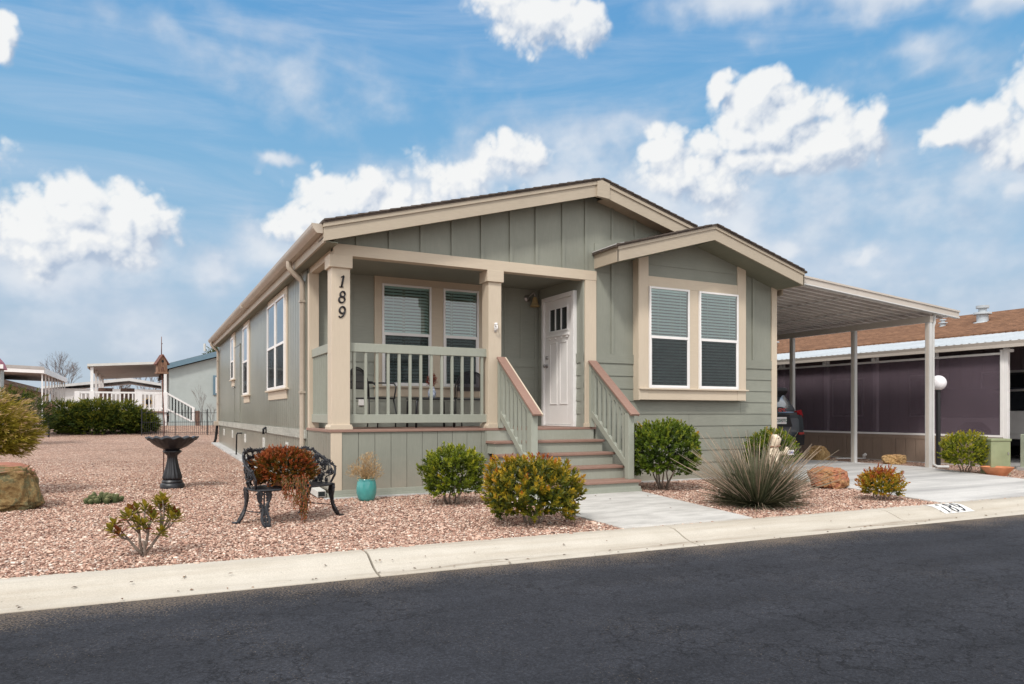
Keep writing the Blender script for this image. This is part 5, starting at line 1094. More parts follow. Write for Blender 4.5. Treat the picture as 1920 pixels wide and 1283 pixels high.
# sparse shrub at the left kerb: open twigs with leaf rosettes
random.seed(41); SP = thing('shrub', 'sparse twiggy shrub with yellow and maroon leaf rosettes near the left kerb', 'shrub', (-2.15, -3.03, 0))
tips_ = [(-.20, .02, .26), (-.17, -.04, .20), (-.13, .04, .30), (-.10, -.05, .33), (-.05, .05, .36), (-.04, -.06, .28), (.01, .0, .37), (.05, .05, .32), (.07, -.05, .30), (.10, .02, .41), (.13, -.03, .44), (.12, .04, .37), (.18, .0, .34), (.21, .03, .31), (.19, -.05, .29), (.24, .01, .29), (-.22, -.02, .22), (.00, -.08, .25), (.12, -.06, .19), (-.09, .02, .36), (.15, .03, .40)]
mbl = MB()
forks = [(-.10, .0, .13), (-.03, .03, .17), (.03, -.02, .18), (.12, .01, .17), (.0, -.05, .12)]
for i, fk in enumerate(forks):
    f_ = V3(*fk); MB().tube([V3(.02 * math.cos(i * 1.3), .02 * math.sin(i * 1.3), -.02), f_ * .5 + V3(random.uniform(-.015, .015), random.uniform(-.015, .015), 0), f_], [.013, .011, .009], 7).build('stem', 'bark', SP, smooth=True)
for i, (x, y, z) in enumerate(tips_):
    e = V3(x, y, z); f_ = min((V3(*k) for k in forks), key=lambda k: (k - e).length); m = f_.lerp(e, .5) + V3(random.uniform(-.02, .02), random.uniform(-.02, .02), -.015)
    MB().tube([f_, m, e], [.008, .006, .004], 6).build('twig', 'bark', SP, smooth=True)
    ax = (e - m).normalized() * .5 + V3(0, 0, .6); ax.normalize(); o1 = ax.orthogonal().normalized(); o2 = ax.cross(o1); red = i % 6 == 1
    for j in range(13):
        a = j * 2.4; th = .30 + 1.15 * (1 - j / 13); dd = ax * math.cos(th) + (o1 * math.cos(a) + o2 * math.sin(a)) * math.sin(th)
        mbl.leaf(e - ax * .045 * (1 - j / 13), dd, ax, random.uniform(.060, .095), random.uniform(.027, .037), random.uniform(.78, 1) if (red and j > 3) or random.random() < .07 else random.uniform(.25, .70), .22)
mbl.build('foliage', 'leaf_bronze', SP, recalc=False, tint=True)

# spiky yucca clump
random.seed(12); YC = thing('yucca_plant', 'big spiky clump of dark narrow blades and pinkish dry stalks beside the walkway', 'plant', (4.36, -2.98, 0))
mb = MB()
def blade(mb, b, d, L, w, droop, t0, t1, seg=5):
    d = d.normalized(); side = d.cross(V3(0, 0, 1)); side = side.normalized() if side.length > .01 else V3(1, 0, 0); p = b.copy(); pts = []
    for i in range(seg + 1):
        pts.append(p.copy()); p = p + d * L / seg; d = (d + V3(0, 0, -droop / seg)).normalized()
    for i in range(seg):
        u0, u1 = i / seg, (i + 1) / seg; w0, w1 = w * (1 - u0 ** 2.2), w * (1 - u1 ** 2.2) + .0006
        k0, k1 = V3(0, 0, w0 * .5), V3(0, 0, w1 * .5)
        mb.add([pts[i] - side * w0 + k0, pts[i], pts[i] + side * w0 + k0, pts[i + 1] + side * w1 + k1, pts[i + 1], pts[i + 1] - side * w1 + k1], [(0, 1, 4, 5), (1, 2, 3, 4)], t0 + (t1 - t0) * u0 ** 1.3)
for i in range(1050):
    a = random.uniform(0, 2 * PI); e = random.uniform(.12, 1.45) ** 1.0; r0 = random.random() ** .5 * .20
    d = V3(math.cos(a) * math.cos(e), math.sin(a) * math.cos(e), math.sin(e)); b = V3(math.cos(a) * r0, math.sin(a) * r0, .0)
    blade(mb, b, d, random.uniform(.46, .78) * (.82 + .18 * math.sin(e)), random.uniform(.006, .0095), random.uniform(.05, .45), random.uniform(.0, .22), random.uniform(.30, .85))
for i in range(60):      # curled dry fibres low at the front
    a = random.uniform(0, 2 * PI); r0 = .2; d = V3(math.cos(a), math.sin(a), random.uniform(.4, 1.2)); blade(mb, V3(math.cos(a) * r0, math.sin(a) * r0, 0), d, random.uniform(.25, .42), .006, random.uniform(1.6, 2.8), .4, 1.0, 7)
mb.build('blades', 'blade', YC, recalc=False, tint=True)
mb = MB()
for i in range(210):
    a = random.uniform(0, 2 * PI); e = random.uniform(.45, 1.42); d = V3(math.cos(a) * math.cos(e), math.sin(a) * math.cos(e), math.sin(e)); b = V3(math.cos(a), math.sin(a), 0) * random.random() * .15
    L = random.uniform(.62, 1.02); pts = [b + d * L * t + V3(math.cos(a), math.sin(a), -.3) * .10 * t * t for t in (0, .35, .7, 1)]
    mb.tube(pts, [.0050, .0048, .0040, .0020], 5, random.uniform(.62, .95))
mb.build('dry_stalks', 'blade', YC, recalc=False, tint=True)

# potted straw plant
mb = MB(); mb.lathe([(0, 0), (.085, 0), (.105, .03), (.124, .10), (.126, .17), (.116, .235), (.106, .262), (.112, .275), (.100, .275), (.096, .245), (0, .24)], 36); o = mb.build('flower_pot', 'turq', smooth=True); o.location = (.345, -.40, .004); tag(o, 'glazed turquoise pot against the porch skirting', 'pot')
random.seed(5); o = thing('dry_plant', 'straw-coloured dead plant standing in the turquoise pot', 'plant', (.345, -.40, .25))
mb = MB()
for i in range(1300):
    lump = random.choice([(0.02, .0, .19, .16), (-.13, .02, .12, .10), (.10, .02, .10, .12), (0, -.04, .08, .14), (.02, 0, .26, .10), (-.05, .0, .07, .12), (.0, 0, .05, .13)])
    p = V3(lump[0], lump[1], lump[2]) + rdir(-.05) * lump[3] * random.random() ** .5; d = V3(p.x * 2.5 + random.uniform(-.5, .5), p.y * 2.5 + random.uniform(-.5, .5), random.uniform(.1, 1))
    if p.z < .0: continue
    mb.leaf(p, d, V3(random.uniform(-1, 1), random.uniform(-1, 1), .3), random.uniform(.03, .07), random.uniform(.003, .008), random.random())
for i in range(26): mb.tube([(random.uniform(-.04, .04), random.uniform(-.04, .04), -.02), (random.uniform(-.1, .08), random.uniform(-.05, .05), .12), (random.uniform(-.16, .12), random.uniform(-.08, .08), random.uniform(.15, .30))], [.003, .0025, .001], 4, .2)
mb.build('stalks', 'straw', o, recalc=False, tint=True)

# clump cactus
random.seed(3); o = thing('cactus', 'low grey-green clump cactus on the gravel behind the sparse shrub', 'cactus', (-2.57, .83, 0)); mb = MB()
for i in range(34):
    a = random.uniform(0, 6.28); r = random.random() ** .5; c = V3(math.cos(a) * r * .19, math.sin(a) * r * .13, 0); h = random.uniform(.10, .17) * (1.15 - .5 * r); w = random.uniform(.026, .036); tl = V3(math.cos(a) * r * .5, math.sin(a) * r * .5, 1).normalized()
    seg = 14; o1 = tl.orthogonal().normalized(); o2 = tl.cross(o1); prof = [(.75, 0), (1, .3), (1, .65), (.8, .88), (.35, .98), (.05, 1)]
    for pi in range(len(prof) - 1):
        for kk in range(seg):
            def pt(pp, k_): rr = w * pp[0] * (1 if k_ % 2 else .78); return c + tl * h * pp[1] + (o1 * math.cos(2 * PI * k_ / seg) + o2 * math.sin(2 * PI * k_ / seg)) * rr
            mb.add([pt(prof[pi], kk), pt(prof[pi], kk + 1), pt(prof[pi + 1], kk + 1), pt(prof[pi + 1], kk)], [(0, 1, 2, 3)], .2 + .6 * prof[pi][1] + (.15 if kk % 2 else 0))
    for kk in range(40):
        q = random.random(); b = c + tl * h * q + (o1 * math.cos(kk * 2.4) + o2 * math.sin(kk * 2.4)) * w * .95; mb.leaf(b, (b - c - tl * h * q) + tl * w * .4, tl, .014, .0025, 1)
mb.build('stems', 'cactus', o, recalc=False, tint=True)

# conifers
def spray(rel, ax): return (V3(ax.x, ax.y, ax.z * .45 + random.uniform(-.25, .25))).normalized()
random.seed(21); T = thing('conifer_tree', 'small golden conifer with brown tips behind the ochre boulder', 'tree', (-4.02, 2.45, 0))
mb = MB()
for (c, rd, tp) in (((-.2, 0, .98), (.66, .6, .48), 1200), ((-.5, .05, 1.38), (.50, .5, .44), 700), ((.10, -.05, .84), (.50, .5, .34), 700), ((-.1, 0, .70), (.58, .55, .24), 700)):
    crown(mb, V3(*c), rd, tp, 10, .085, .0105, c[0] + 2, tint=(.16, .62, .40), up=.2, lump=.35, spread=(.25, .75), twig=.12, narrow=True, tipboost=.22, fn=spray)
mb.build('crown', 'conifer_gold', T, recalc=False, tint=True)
mb = MB(); mb.tube([(0, 0, -.05), (0, 0, .3), (-.02, .0, .7), (-.1, 0, 1.2)], [.066, .058, .045, .02], 10); mb.build('trunk', 'bark_dark', T, smooth=True)
for i in range(14):
    a = i * 2.4; z = .5 + .05 * i; MB().tube([(-.03, 0, z), (-.05 + .3 * math.cos(a), .25 * math.sin(a), z + .12), (-.1 + .62 * math.cos(a), .5 * math.sin(a), z + .16)], [.018, .011, .004], 6).build('branch', 'bark_dark', T, smooth=True)
random.seed(22); T = thing('conifer_tree', 'dark green rounded conifer beyond the golden one, by the hedge', 'tree', (-5.55, 17.0, gz(0, 17)))
mb = MB(); crown(mb, V3(0, 0, .85), (1.0, .8, .80), 700, 9, .13, .02, 5.5, tint=(.10, .6, .35), up=.45, lump=.3, spread=(.3, .9), twig=.15, narrow=True, fn=spray); mb.build('crown', 'conifer_dark', T, recalc=False, tint=True)
MB().tube([(0, 0, -.05), (0, 0, .5), (0, 0, 1.0)], [.07, .06, .03], 8).build('trunk', 'bark_dark', T, smooth=True)
random.seed(23); T = thing('hedge', 'long low dark green juniper hedge before the white railed deck', 'hedge', (-3.5, 22.3, gz(0, 21.8)))
mb = MB()
for (x, z, rx, rz_, tp) in ((-1.15, .58, .72, .62, 700), (-.3, .64, .85, .68, 800), (.55, .62, .85, .60, 750), (1.15, .48, .62, .48, 560), (-.1, .35, 1.7, .42, 900), (1.5, .32, .38, .32, 250)):
    crown(mb, V3(x, 0, z), (rx, .7, rz_), tp, 8, .17, .028, x + 7, tint=(.14, .66, .40), up=.25, lump=.28, spread=(.25, .8), twig=.2, narrow=True, fn=spray)
mb.build('foliage', 'conifer_dark', T, recalc=False, tint=True)
for x in (-1.1, -.2, .6, 1.2): MB().tube([(x, 0, -.05), (x + .05, 0, .4)], [.05, .03], 7).build('stem', 'bark_dark', T, smooth=True)

# ------------------------------------------------------------------ cast-iron bench, birdbath, birdhouse
BN = thing('garden_bench', 'black cast-iron garden bench with grape-leaf openwork back, on the gravel', 'bench', (-.82, -1.58, 0), R(27)); BN.scale = (.96, .96, .97)
random.seed(9)
def bcurve(s):  # plan of the wrap-around back and arms, s 0..1
    a = PI * (1 - s); return V3(.485 * math.copysign(abs(math.cos(a)) ** .75, math.cos(a)), -.13 + .36 * abs(math.sin(a)) ** .8, 0)
def btop(s): 
    u = abs(s - .5) * 2; return .745 - .03 * u - .17 * max(0, u - .55) / .45 
def bpt(s, t): p = bcurve(s); p.z = .375 + (btop(s) - .375) * t; n = (p * V3(1, 1, 0)); p += V3(n.x, n.y + .0, 0).normalized() * .05 * t; return p
mb = MB(); pl = [(p.x * .99, p.y) for p in [bcurve(i / 24) for i in range(25)]] + [(.46, -.20), (.36, -.245), (.2, -.26), (0, -.262), (-.2, -.26), (-.36, -.245), (-.46, -.20)]
mb.prism(pl, 'z', .352, .370); 
mb.tube([(x, y, .358) for x, y in pl] + [(pl[0][0], pl[0][1], .358)], .012, 8); mb.build('seat', 'iron', BN, bevel=.003)
mb = MB(); mb.tube([bpt(i / 40, 1) for i in range(41)], .012, 8); mb.tube([bpt(0, 1), bpt(0, .5) + V3(0, -.03, 0), bpt(0, 0)], .013, 8); mb.tube([bpt(1, 1), bpt(1, .5) + V3(0, -.03, 0), bpt(1, 0)], .013, 8)
def mleaf(mb, c, n, up, r):
    n = n.normalized(); x = up.cross(n).normalized(); y = n.cross(x); a0 = random.uniform(0, 6.28); vs = []
    k = 10
    for sgn in (-1, 1):
        for i in range(k):
            rr = r * (1.0 if i % 2 == 0 else .55) * random.uniform(.9, 1.1); a = a0 + 2 * PI * i / k; vs.append(c + x * rr * math.cos(a) + y * rr * math.sin(a) + n * (.004 * sgn + .006 * (i % 2)))
    mb.add(vs, [tuple(range(k)), tuple(range(2 * k - 1, k - 1, -1))] + [(i, (i + 1) % k, k + (i + 1) % k, k + i) for i in range(k)])
def bnorm(s): return (bcurve(min(1, s + .01)) - bcurve(max(0, s - .01))).cross(V3(0, 0, 1))
for i in range(46): s_ = i / 45; mleaf(mb, bpt(s_, 1) + V3(0, 0, random.uniform(-.012, .02)), bnorm(s_), V3(0, 0, 1), random.uniform(.020, .032))
for i in range(11):
    s0 = .03 + .94 * i / 10; pts = [bpt(min(1, max(0, s0 + .035 * math.sin(t * 7 + i))), t) for t in [k / 8 for k in range(9)]]; mb.tube(pts, .0075, 6)
for i in range(8):
    s0 = .08 + .84 * i / 7; c = bpt(s0, .62); n = bnorm(s0).normalized(); x = V3(0, 0, 1).cross(n); mb.tube([c + x * .045 * math.cos(a) + V3(0, 0, .055 * math.sin(a)) for a in [k * .55 for k in range(13)]], .006, 6)
for i in range(125):
    s_, t_ = random.random(), random.random() ** .8 * .9 + .03; mleaf(mb, bpt(s_, t_), bnorm(s_), V3(0, 0, 1), random.uniform(.024, .042))
    if i % 2: 
        for q in range(6): mb.tube([bpt(s_, max(0, t_ - .12)) + V3(random.uniform(-.015, .015), random.uniform(-.01, .01), random.uniform(-.02, .02)) + V3(0, 0, dz) for dz in (-.008, 0, .008)], [.004, .010, .004], 6)
mb.build('backrest', 'iron', BN)
def bench_leg(x, y, dx, dy, wide):
    n = V3(dx, dy, 0).normalized(); sd_ = V3(-n.y, n.x, 0); mb = MB()
    def c(t): return V3(x, y, .35 * (1 - t)) + n * (.085 * t ** 2.2 - .02 * math.sin(PI * t))
    for sg in (-1, 1):
        pts = [c(t) + sd_ * sg * (wide * (.62 - .45 * t) + .016 * math.sin(t * 9.5)) for t in [k / 12 for k in range(13)]]; mb.tube(pts, [.015] * 12 + [.012], 7)
    mb.tube([c(t) for t in (0, .25, .5, .75, .97)], [.007, .009, .007, .009, .012], 6)
    for t, r_ in ((.04, .046), (.12, .042), (.22, .034), (.42, .034), (.54, .028), (.66, .028), (.80, .032), (.92, .030)):
        for sg in (-1, 1): mleaf(mb, c(t) + sd_ * sg * wide * (.55 - .4 * t), n, V3(0, 0, 1), r_)
    f = c(1); mb.beam(f + V3(0, 0, .010) - n * .02, f + V3(0, 0, .008) + n * .045, .075, .018, side=sd_); mb.build('leg', 'iron', BN)
bench_leg(-.43, -.20, -.35, -1, .085); bench_leg(.44, -.20, 1, -.25, .06); bench_leg(-.42, .14, -1, .35, .06); bench_leg(.38, .19, .3, 1, .075)
for a, b in (((-.43, -.20, .13), (-.43, .16, .13)), ((.45, -.20, .13), (.40, .20, .13))): MB().tube([a, b], .006, 6).build('tie_rod', 'iron', BN)
random.seed(31); TP = thing('trailing_plant', 'rust-red bushy plant on the bench with dry strands hanging over the seat', 'plant', (-.865, -1.66, .37))
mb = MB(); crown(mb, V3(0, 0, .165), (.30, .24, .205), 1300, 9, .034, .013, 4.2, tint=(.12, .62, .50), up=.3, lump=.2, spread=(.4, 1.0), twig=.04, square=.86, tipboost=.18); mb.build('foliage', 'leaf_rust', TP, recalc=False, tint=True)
mb = MB()
for i in range(25):
    a = random.uniform(0, 6.28); g_ = random.choice([(-.07, .13), (-.02, .19), (.02, .15), (.085, .36), (.10, .30), (.05, .22), (.12, .17), (-.11, .10)]); x = g_[0] + random.uniform(-.014, .014); L = g_[1] * random.uniform(.6, 1.1); p = V3(x + .06, -.235, .10); pts = [p]
    for k in range(7): p = p + V3(random.uniform(-.010, .010), -.012 if k < 3 else 0, -L / 6.0 - .012); pts.append(p.copy())
    mb.tube(pts, [.004] * 7 + [.002], 4, .35)
    for q in pts:
        for k in range(4): mb.leaf(q + V3(0, 0, random.uniform(-.02, .02)), V3(random.uniform(-.8, .8), random.uniform(-.8, .3), -1), V3(0, -1, .2), random.uniform(.022, .038), .010, random.uniform(.40, .92))
mb.build('hanging_strands', 'leaf_rust', TP, recalc=False, tint=True)
MB().lathe([(0, 0), (.11, 0), (.14, .10), (.13, .10), (0, .08)], 20).build('pot', 'terracotta', TP, smooth='auto')

BB = thing('birdbath', 'black fluted birdbath with a scalloped bowl on the gravel', 'birdbath', (-1.77, 2.42, 0))
MB().lathe([(0, 0), (.165, 0), (.168, .05), (.155, .075), (.14, .085), (.145, .10), (.13, .125), (0, .125)], 40).build('base', 'iron', BB, smooth='auto')
mb = MB(); mb.lathe([(0, .12), (.125, .125), (.128, .16), (.112, .22), (.090, .30), (.074, .38), (.066, .44), (.07, .48), (.10, .515), (.125, .54), (.115, .555), (.08, .575), (0, .58)], 64, mod=lambda r, z, q, i: (r * (1 + (.07 * math.cos(q * 14 + z * 5) if .14 < z < .47 else (.05 * math.cos(q * 10) if z > .5 else 0))), z)); mb.build('pedestal', 'iron', BB, smooth=True)
def sc_(r, z, q, i):
    k = 1 + (.05 * (abs(math.cos(q * 7)) - .5) + .012 * math.cos(q * 28)) * min(1, max(0, (r - .1) / .2)); return r * k, z + (  .026 * (abs(math.cos(q * 7)) - .5) if r > .28 else 0)
mb = MB(); mb.lathe([(0, .56), (.07, .56), (.12, .575), (.20, .615), (.27, .67), (.315, .715), (.345, .728), (.35, .745), (.335, .752), (.30, .738), (.24, .69), (.15, .645), (0, .635)], 112, mod=sc_); mb.build('bowl', 'iron', BB, smooth=True)
BH = thing('birdhouse', 'weathered birdhouse with rusty roof on a thin dark pole behind the birdbath', 'birdhouse', (-1.88, 2.80, 0), .25); BH.scale = (.76, .8, 1)
mb = MB(); mb.tube([(0, 0, -.02), (.012, 0, 1.0), (-.03, 0, 1.72)], .011, 8); mb.build('pole', 'rust', BH, smooth=True)
mb = MB(); mb.tube([(-.035, 0, 1.98), (-.035, 0, 2.26)], [.010, .006], 8); mb.tube([(-.035, 0, 2.15), (-.015, 0, 2.155)], .006, 6); mb.build('finial', 'rust', BH, smooth=True)
mb = MB(); mb.prism([(-.12, 1.72), (.05, 1.72), (.05, 1.86), (-.035, 1.975), (-.12, 1.86)], 'y', -.075, .075); hb = mb.build('house_box', 'wood', BH)
mb = MB(Matrix.Translation((-.035, -.077, 1.885)) @ Matrix.Rotation(PI / 2, 4, 'X')); mb.lathe([(0, -.002), (.020, -.002), (.020, .003), (0, .003)], 18); mb.build('entry_hole', 'dark', hb)
mb = MB(); mb.box((-.055, -.079, 1.735), (-.015, -.075, 1.80)); mb.build('doorway', 'rust', hb); mb = MB(); mb.tube([(-.035, -.075, 1.845), (-.035, -.11, 1.845)], .006, 6); mb.build('perch', 'rust', hb)
MB().box((-.135, -.10, 1.70), (.065, .09, 1.722)).build('floor_board', 'wood', BH)
for sg in (-1, 1): MB().beam((-.035 + sg * .002, 0, 1.985), (-.035 + sg * .122, 0, 1.835), .20, .014, side=(0, 1, 0)).build('roof_board', 'rust', BH)
for k in range(5): MB().beam((-.115 + k * .04, -.079, 1.725), (-.115 + k * .04, -.079, 1.78), .012, .006, side=(1, 0, 0)).build('picket', 'wood', BH)

# stone statue with a sign among the shrubs
random.seed(8); SG = thing('garden_statue', 'cream stone animal statue holding a small white sign behind the yucca', 'statue', (6.62, -1.12, 0), R(15))
def skin(name, pts, edges, radii, mat, parent, lv=2):
    me = bpy.data.meshes.new(name); me.from_pydata(pts, edges, []); o = bpy.data.objects.new(name, me); COL.objects.link(o)
    sk = o.modifiers.new('s', 'SKIN'); 
    for v, r in zip(me.skin_vertices[0].data, radii): v.radius = (r, r) if not isinstance(r, tuple) else r
    me.skin_vertices[0].data[0].use_root = True
    ss = o.modifiers.new('u', 'SUBSURF'); ss.levels = lv; ss.render_levels = lv
    dg = bpy.context.evaluated_depsgraph_get(); m2 = bpy.data.meshes.new_from_object(o.evaluated_get(dg)); bpy.data.objects.remove(o); bpy.data.meshes.remove(me)
    m2.name = name; m2.materials.clear(); m2.materials.append(M[mat]); m2.polygons.foreach_set('use_smooth', [True] * len(m2.polygons)); o = bpy.data.objects.new(name, m2); COL.objects.link(o); o.parent = parent; return o
P_ = [(0, .02, .16), (0, .0, .32), (0, -.01, .48), (0, -.03, .60), (0, -.05, .69), (0, -.14, .68), (.09, -.04, .46), (.13, -.14, .48), (.17, -.16, .58), (-.09, -.04, .46), (-.11, -.14, .36), (-.07, -.16, .28), (.08, -.05, .12), (.09, -.17, .04), (-.08, -.05, .12), (-.09, -.17, .04), (.06, -.03, .77), (-.06, -.03, .77), (0, .14, .12), (0, .20, .24)]
E_ = [(0, 1), (1, 2), (2, 3), (3, 4), (4, 5), (2, 6), (6, 7), (7, 8), (2, 9), (9, 10), (10, 11), (0, 12), (12, 13), (0, 14), (14, 15), (4, 16), (4, 17), (0, 18), (18, 19)]
R_ = [.125, .115, .08, .055, .075, .036, .045, .038, .032, .045, .038, .032, .075, .05, .075, .05, .022, .022, .05, .03]
skin('figure', P_, E_, R_, 'stone_cream', SG)
for sx_ in (-1, 1): MB(Matrix.Translation((sx_ * .032, -.118, .715))).lathe([(0, -.012), (.010, -.008), (.012, 0), (.010, .008), (0, .012)], 10).build('eye', 'iron', SG, smooth=True)
MB().box((-.018, -.185, .675), (.018, -.165, .695)).build('nose', 'iron', SG, bevel=.006)
MB().tube([(.0, -.125, .60), (.06, -.09, .585), (.08, .0, .58), (0, .05, .585), (-.08, .0, .58), (-.06, -.09, .585), (0, -.125, .60)], .014, 6).build('scarf', 'wood', SG, smooth=True)
MB().lathe([(0, 0), (.20, 0), (.19, .04), (0, .05)], 24).build('base', 'stone_cream', SG, smooth='auto')
mb = MB().box((.05, -.235, .455), (.23, -.220, .53)); sg_ = mb.build('sign_board', 'white', SG, bevel=.003)
mb = MB()
for k in range(4): mb.box((.072 + k * .038, -.2385, .475), (.092 + k * .038, -.2352, .512 - .006 * (k % 2)))
mb.build('sign_lettering', pmat('blue_sign_ink', (.04, .06, .25), None, .5, 10, 50, 0, dirt=0), sg_)

# ------------------------------------------------------------------ porch furniture
def chair(loc, rz, label):
    t = thing('porch_chair', label, 'chair', loc, rz)
    MB().prism([(-.22, -.24), (.22, -.24), (.24, -.1), (.23, .18), (.15, .24), (-.15, .24), (-.23, .18), (-.24, -.1)], 'z', .415, .435).build('seat', 'iron', t, bevel=.004)
    def arc(t_): a = PI * t_; return V3(-.25 * math.cos(a), .25 + .03 * math.sin(a), .44 + (.44) * math.sin(a) ** .55)
    mb = MB(); mb.tube([arc(k / 20) for k in range(21)], .011, 8); mb.tube([V3(p.x * .88, p.y, .44 + (p.z - .44) * .93) for p in [arc(k / 20) for k in range(21)]], .007, 6); mb.build('back_frame', 'iron', t, smooth=True)
    mb = MB(); pts = [arc(k / 16) for k in range(17)]; n = len(pts)
    mb.add([V3(p.x * .86, p.y + .004, .56 + (p.z - .44) * .70) for p in pts], [tuple(range(n))]); mb.build('back_mesh', M.setdefault('mesh_fab', screenmat('black_chair_mesh', (.035, .036, .04), .8)), t, recalc=False)
    for s_ in (-1, 1):
        MB().tube([(s_ * .21, -.21, .425), (s_ * .23, -.25, .2), (s_ * .22, -.24, .01)], .010, 8).build('leg', 'iron', t, smooth=True); MB().tube([(s_ * .24, .24, .46), (s_ * .24, .24, .2), (s_ * .25, .28, .01)], .010, 8).build('leg', 'iron', t, smooth=True)
        MB().tube([(s_ * .245, .25, .66), (s_ * .27, .05, .66), (s_ * .27, -.18, .65), (s_ * .25, -.23, .60), (s_ * .22, -.22, .43)], .011, 8).build('armrest', 'iron', t, smooth=True)
    return t
chair((.80, .88, .892), R(38), 'black mesh-backed porch chair beside the numbered post')
chair((2.42, .95, .892), R(-14), 'black mesh-backed porch chair by the middle post near the steps')
TB = thing('side_table', 'small black porch table between the two chairs', 'table', (1.70, .92, .892))
MB().box((-.31, -.22, .415), (.31, .22, .44)).build('table_top', 'iron', TB, bevel=.006)
for sx_ in (-1, 1):
    for sy_ in (-1, 1): MB().tube([(sx_ * .26, sy_ * .18, .42), (sx_ * .29, sy_ * .20, .38), (sx_ * .30, sy_ * .20, .0)], .018, 8).build('leg', 'iron', TB, smooth=True)
o = MB().lathe([(0, 0), (.045, 0), (.06, .04), (.062, .09), (.045, .13), (.035, .15), (.042, .165), (.034, .165), (0, .15)], 24).build('vase', 'vase', smooth=True); o.location = (1.70, .86, .892 + .44); tag(o, 'blue and white vase on the porch table', 'vase')
random.seed(6); o = thing('flower_bunch', 'dark red dried flowers standing in the porch vase', 'flowers', (1.70, .86, .892 + .58)); mb = MB(); crown(mb, V3(0, 0, .11), (.055, .055, .09), 90, 6, .025, .012, 2.0, tint=(.3, .4, .4)); mb.build('blooms', leafmat('dried_red_bloom', [(0, (.05, .012, .010)), (.6, (.22, .05, .035)), (1, (.35, .12, .07))], .8, .1, .2), o, recalc=False, tint=True); MB().tube([(0, 0, -.1), (0, 0, .1)], .012, 6).build('stalk', 'bark_dark', o)

# ------------------------------------------------------------------ behind the yard, left
FN = thing('iron_fence', 'low black iron picket fence behind the yard at left', 'fence', (-2.2, 21.3, gz(0, 21.3)))
mb = MB()
for z in (.10, .50, .86): mb.box((0, -.009, z), (4.6, .009, z + .017))
x = .02
while x < 4.6:
    mb.tube([(x, 0, .02), (x, 0, .97), (x, 0, 1.0)], [.007, .007, .002], 5); mb.tube([(x + .07, 0, .02), (x + .07, 0, .55), (x + .07, 0, .585)], [.006, .006, .002], 5); x += .14
mb.build('picket_panel', 'iron', FN)
for x in (0, 1.15, 2.3, 3.45, 4.6): MB().box((x - .016, -.016, -.1), (x + .016, .016, 1.02)).build('fence_post', 'iron', FN)
g25 = .62
BL = thing('pale_blue_home', 'pale blue-grey home with slate blue roof trim beyond the fence', 'house', (-1.15, 25, 0))
obuild(BL, MB().prism([(-1.15, .3), (9.5, .3), (9.5, 3.0), (4.2, 4.62), (-1.15, 3.0)], 'y', 25, 40), 'wall', 'blue_wall')
obuild(BL, MB().prism([(-1.35, 2.97), (4.2, 4.66), (4.2, 4.90), (-1.35, 3.19)], 'y', 24.75, 24.85), 'roof_trim', 'blue_trim'); obuild(BL, MB().prism([(4.2, 4.66), (9.8, 2.97), (9.8, 3.19), (4.2, 4.90)], 'y', 24.75, 24.85), 'roof_trim', 'blue_trim')
obuild(BL, MB().prism([(-1.35, 3.10), (4.2, 4.80), (9.8, 3.10), (9.8, 3.2), (4.2, 4.93), (-1.35, 3.2)], 'y', 24.85, 40.3), 'roof', 'shingle')
w = obuild(BL, MB().box((.60, 24.94, 1.92), (1.6, 25.0, 2.78)), 'window', 'blue_trim'); obuild(BL, MB().box((.70, 24.92, 2.0), (1.5, 24.945, 2.70)), 'sash', 'white', w); obuild(BL, MB().box((.76, 24.91, 2.06), (1.44, 24.925, 2.64)), 'pane', 'cargl', w)
obuild(BL, MB().tube([(.4, 27, 4.0), (.4, 27, 4.35)], .05, 8), 'vent_pipe', 'vent'); obuild(BL, MB().box((-1.2, 24.96, .3), (9.5, 25, .75)), 'skirting', 'blue_wall')
PC = thing('patio_cover', 'white ribbed metal awning over the neighbour deck at left', 'awning', (-2.7, 25, 0))
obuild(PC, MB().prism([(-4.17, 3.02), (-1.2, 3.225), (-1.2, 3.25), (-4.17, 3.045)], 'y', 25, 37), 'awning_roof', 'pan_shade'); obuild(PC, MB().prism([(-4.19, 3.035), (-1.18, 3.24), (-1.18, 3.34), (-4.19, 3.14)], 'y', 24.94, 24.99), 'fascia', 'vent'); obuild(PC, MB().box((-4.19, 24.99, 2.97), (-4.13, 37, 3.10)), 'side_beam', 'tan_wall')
for x, y in ((-4.03, 25.1), (-1.30, 25.1), (-4.03, 28), (-4.03, 31), (-4.03, 33.8)): obuild(PC, MB().box((x - .055, y - .055, .5), (x + .055, y + .055, 3.02 + (x + 4.17) * .069)), 'awning_post', 'white')
DK = thing('deck', 'raised deck with white balustrade and stairs beside the pale blue home', 'deck', (-2.7, 25, 0))
obuild(DK, MB().box((-4.6, 25.0, 1.12), (-1.25, 30, 1.20)), 'deck_floor', 'tread'); obuild(DK, MB().box((-4.6, 25.05, .3), (-1.27, 25.12, 1.12)), 'deck_skirt', 'blue_wall')
for z in (1.94, 1.27): obuild(DK, MB().box((-4.6, 24.99, z), (-1.25, 25.06, z + .07)), 'rail', 'white')
for x in (-4.55, -4.03, -2.28, -1.30): obuild(DK, MB().box((x - .09, 24.97, 1.15), (x + .09, 25.09, 2.02)), 'rail_post', 'white')
x = -4.4
while x < -1.4:
    obuild(DK, MB().box((x - .025, 25.0, 1.3), (x + .025, 25.05, 1.95)), 'baluster', 'white'); x += .155
for za, zb in ((1.98, 1.34), (1.30, .72)): obuild(DK, MB().beam((-1.25, 25.02, za), (-.20, 25.02, zb), .07, .07, side=(0, 1, 0)), 'stair_rail', 'white')
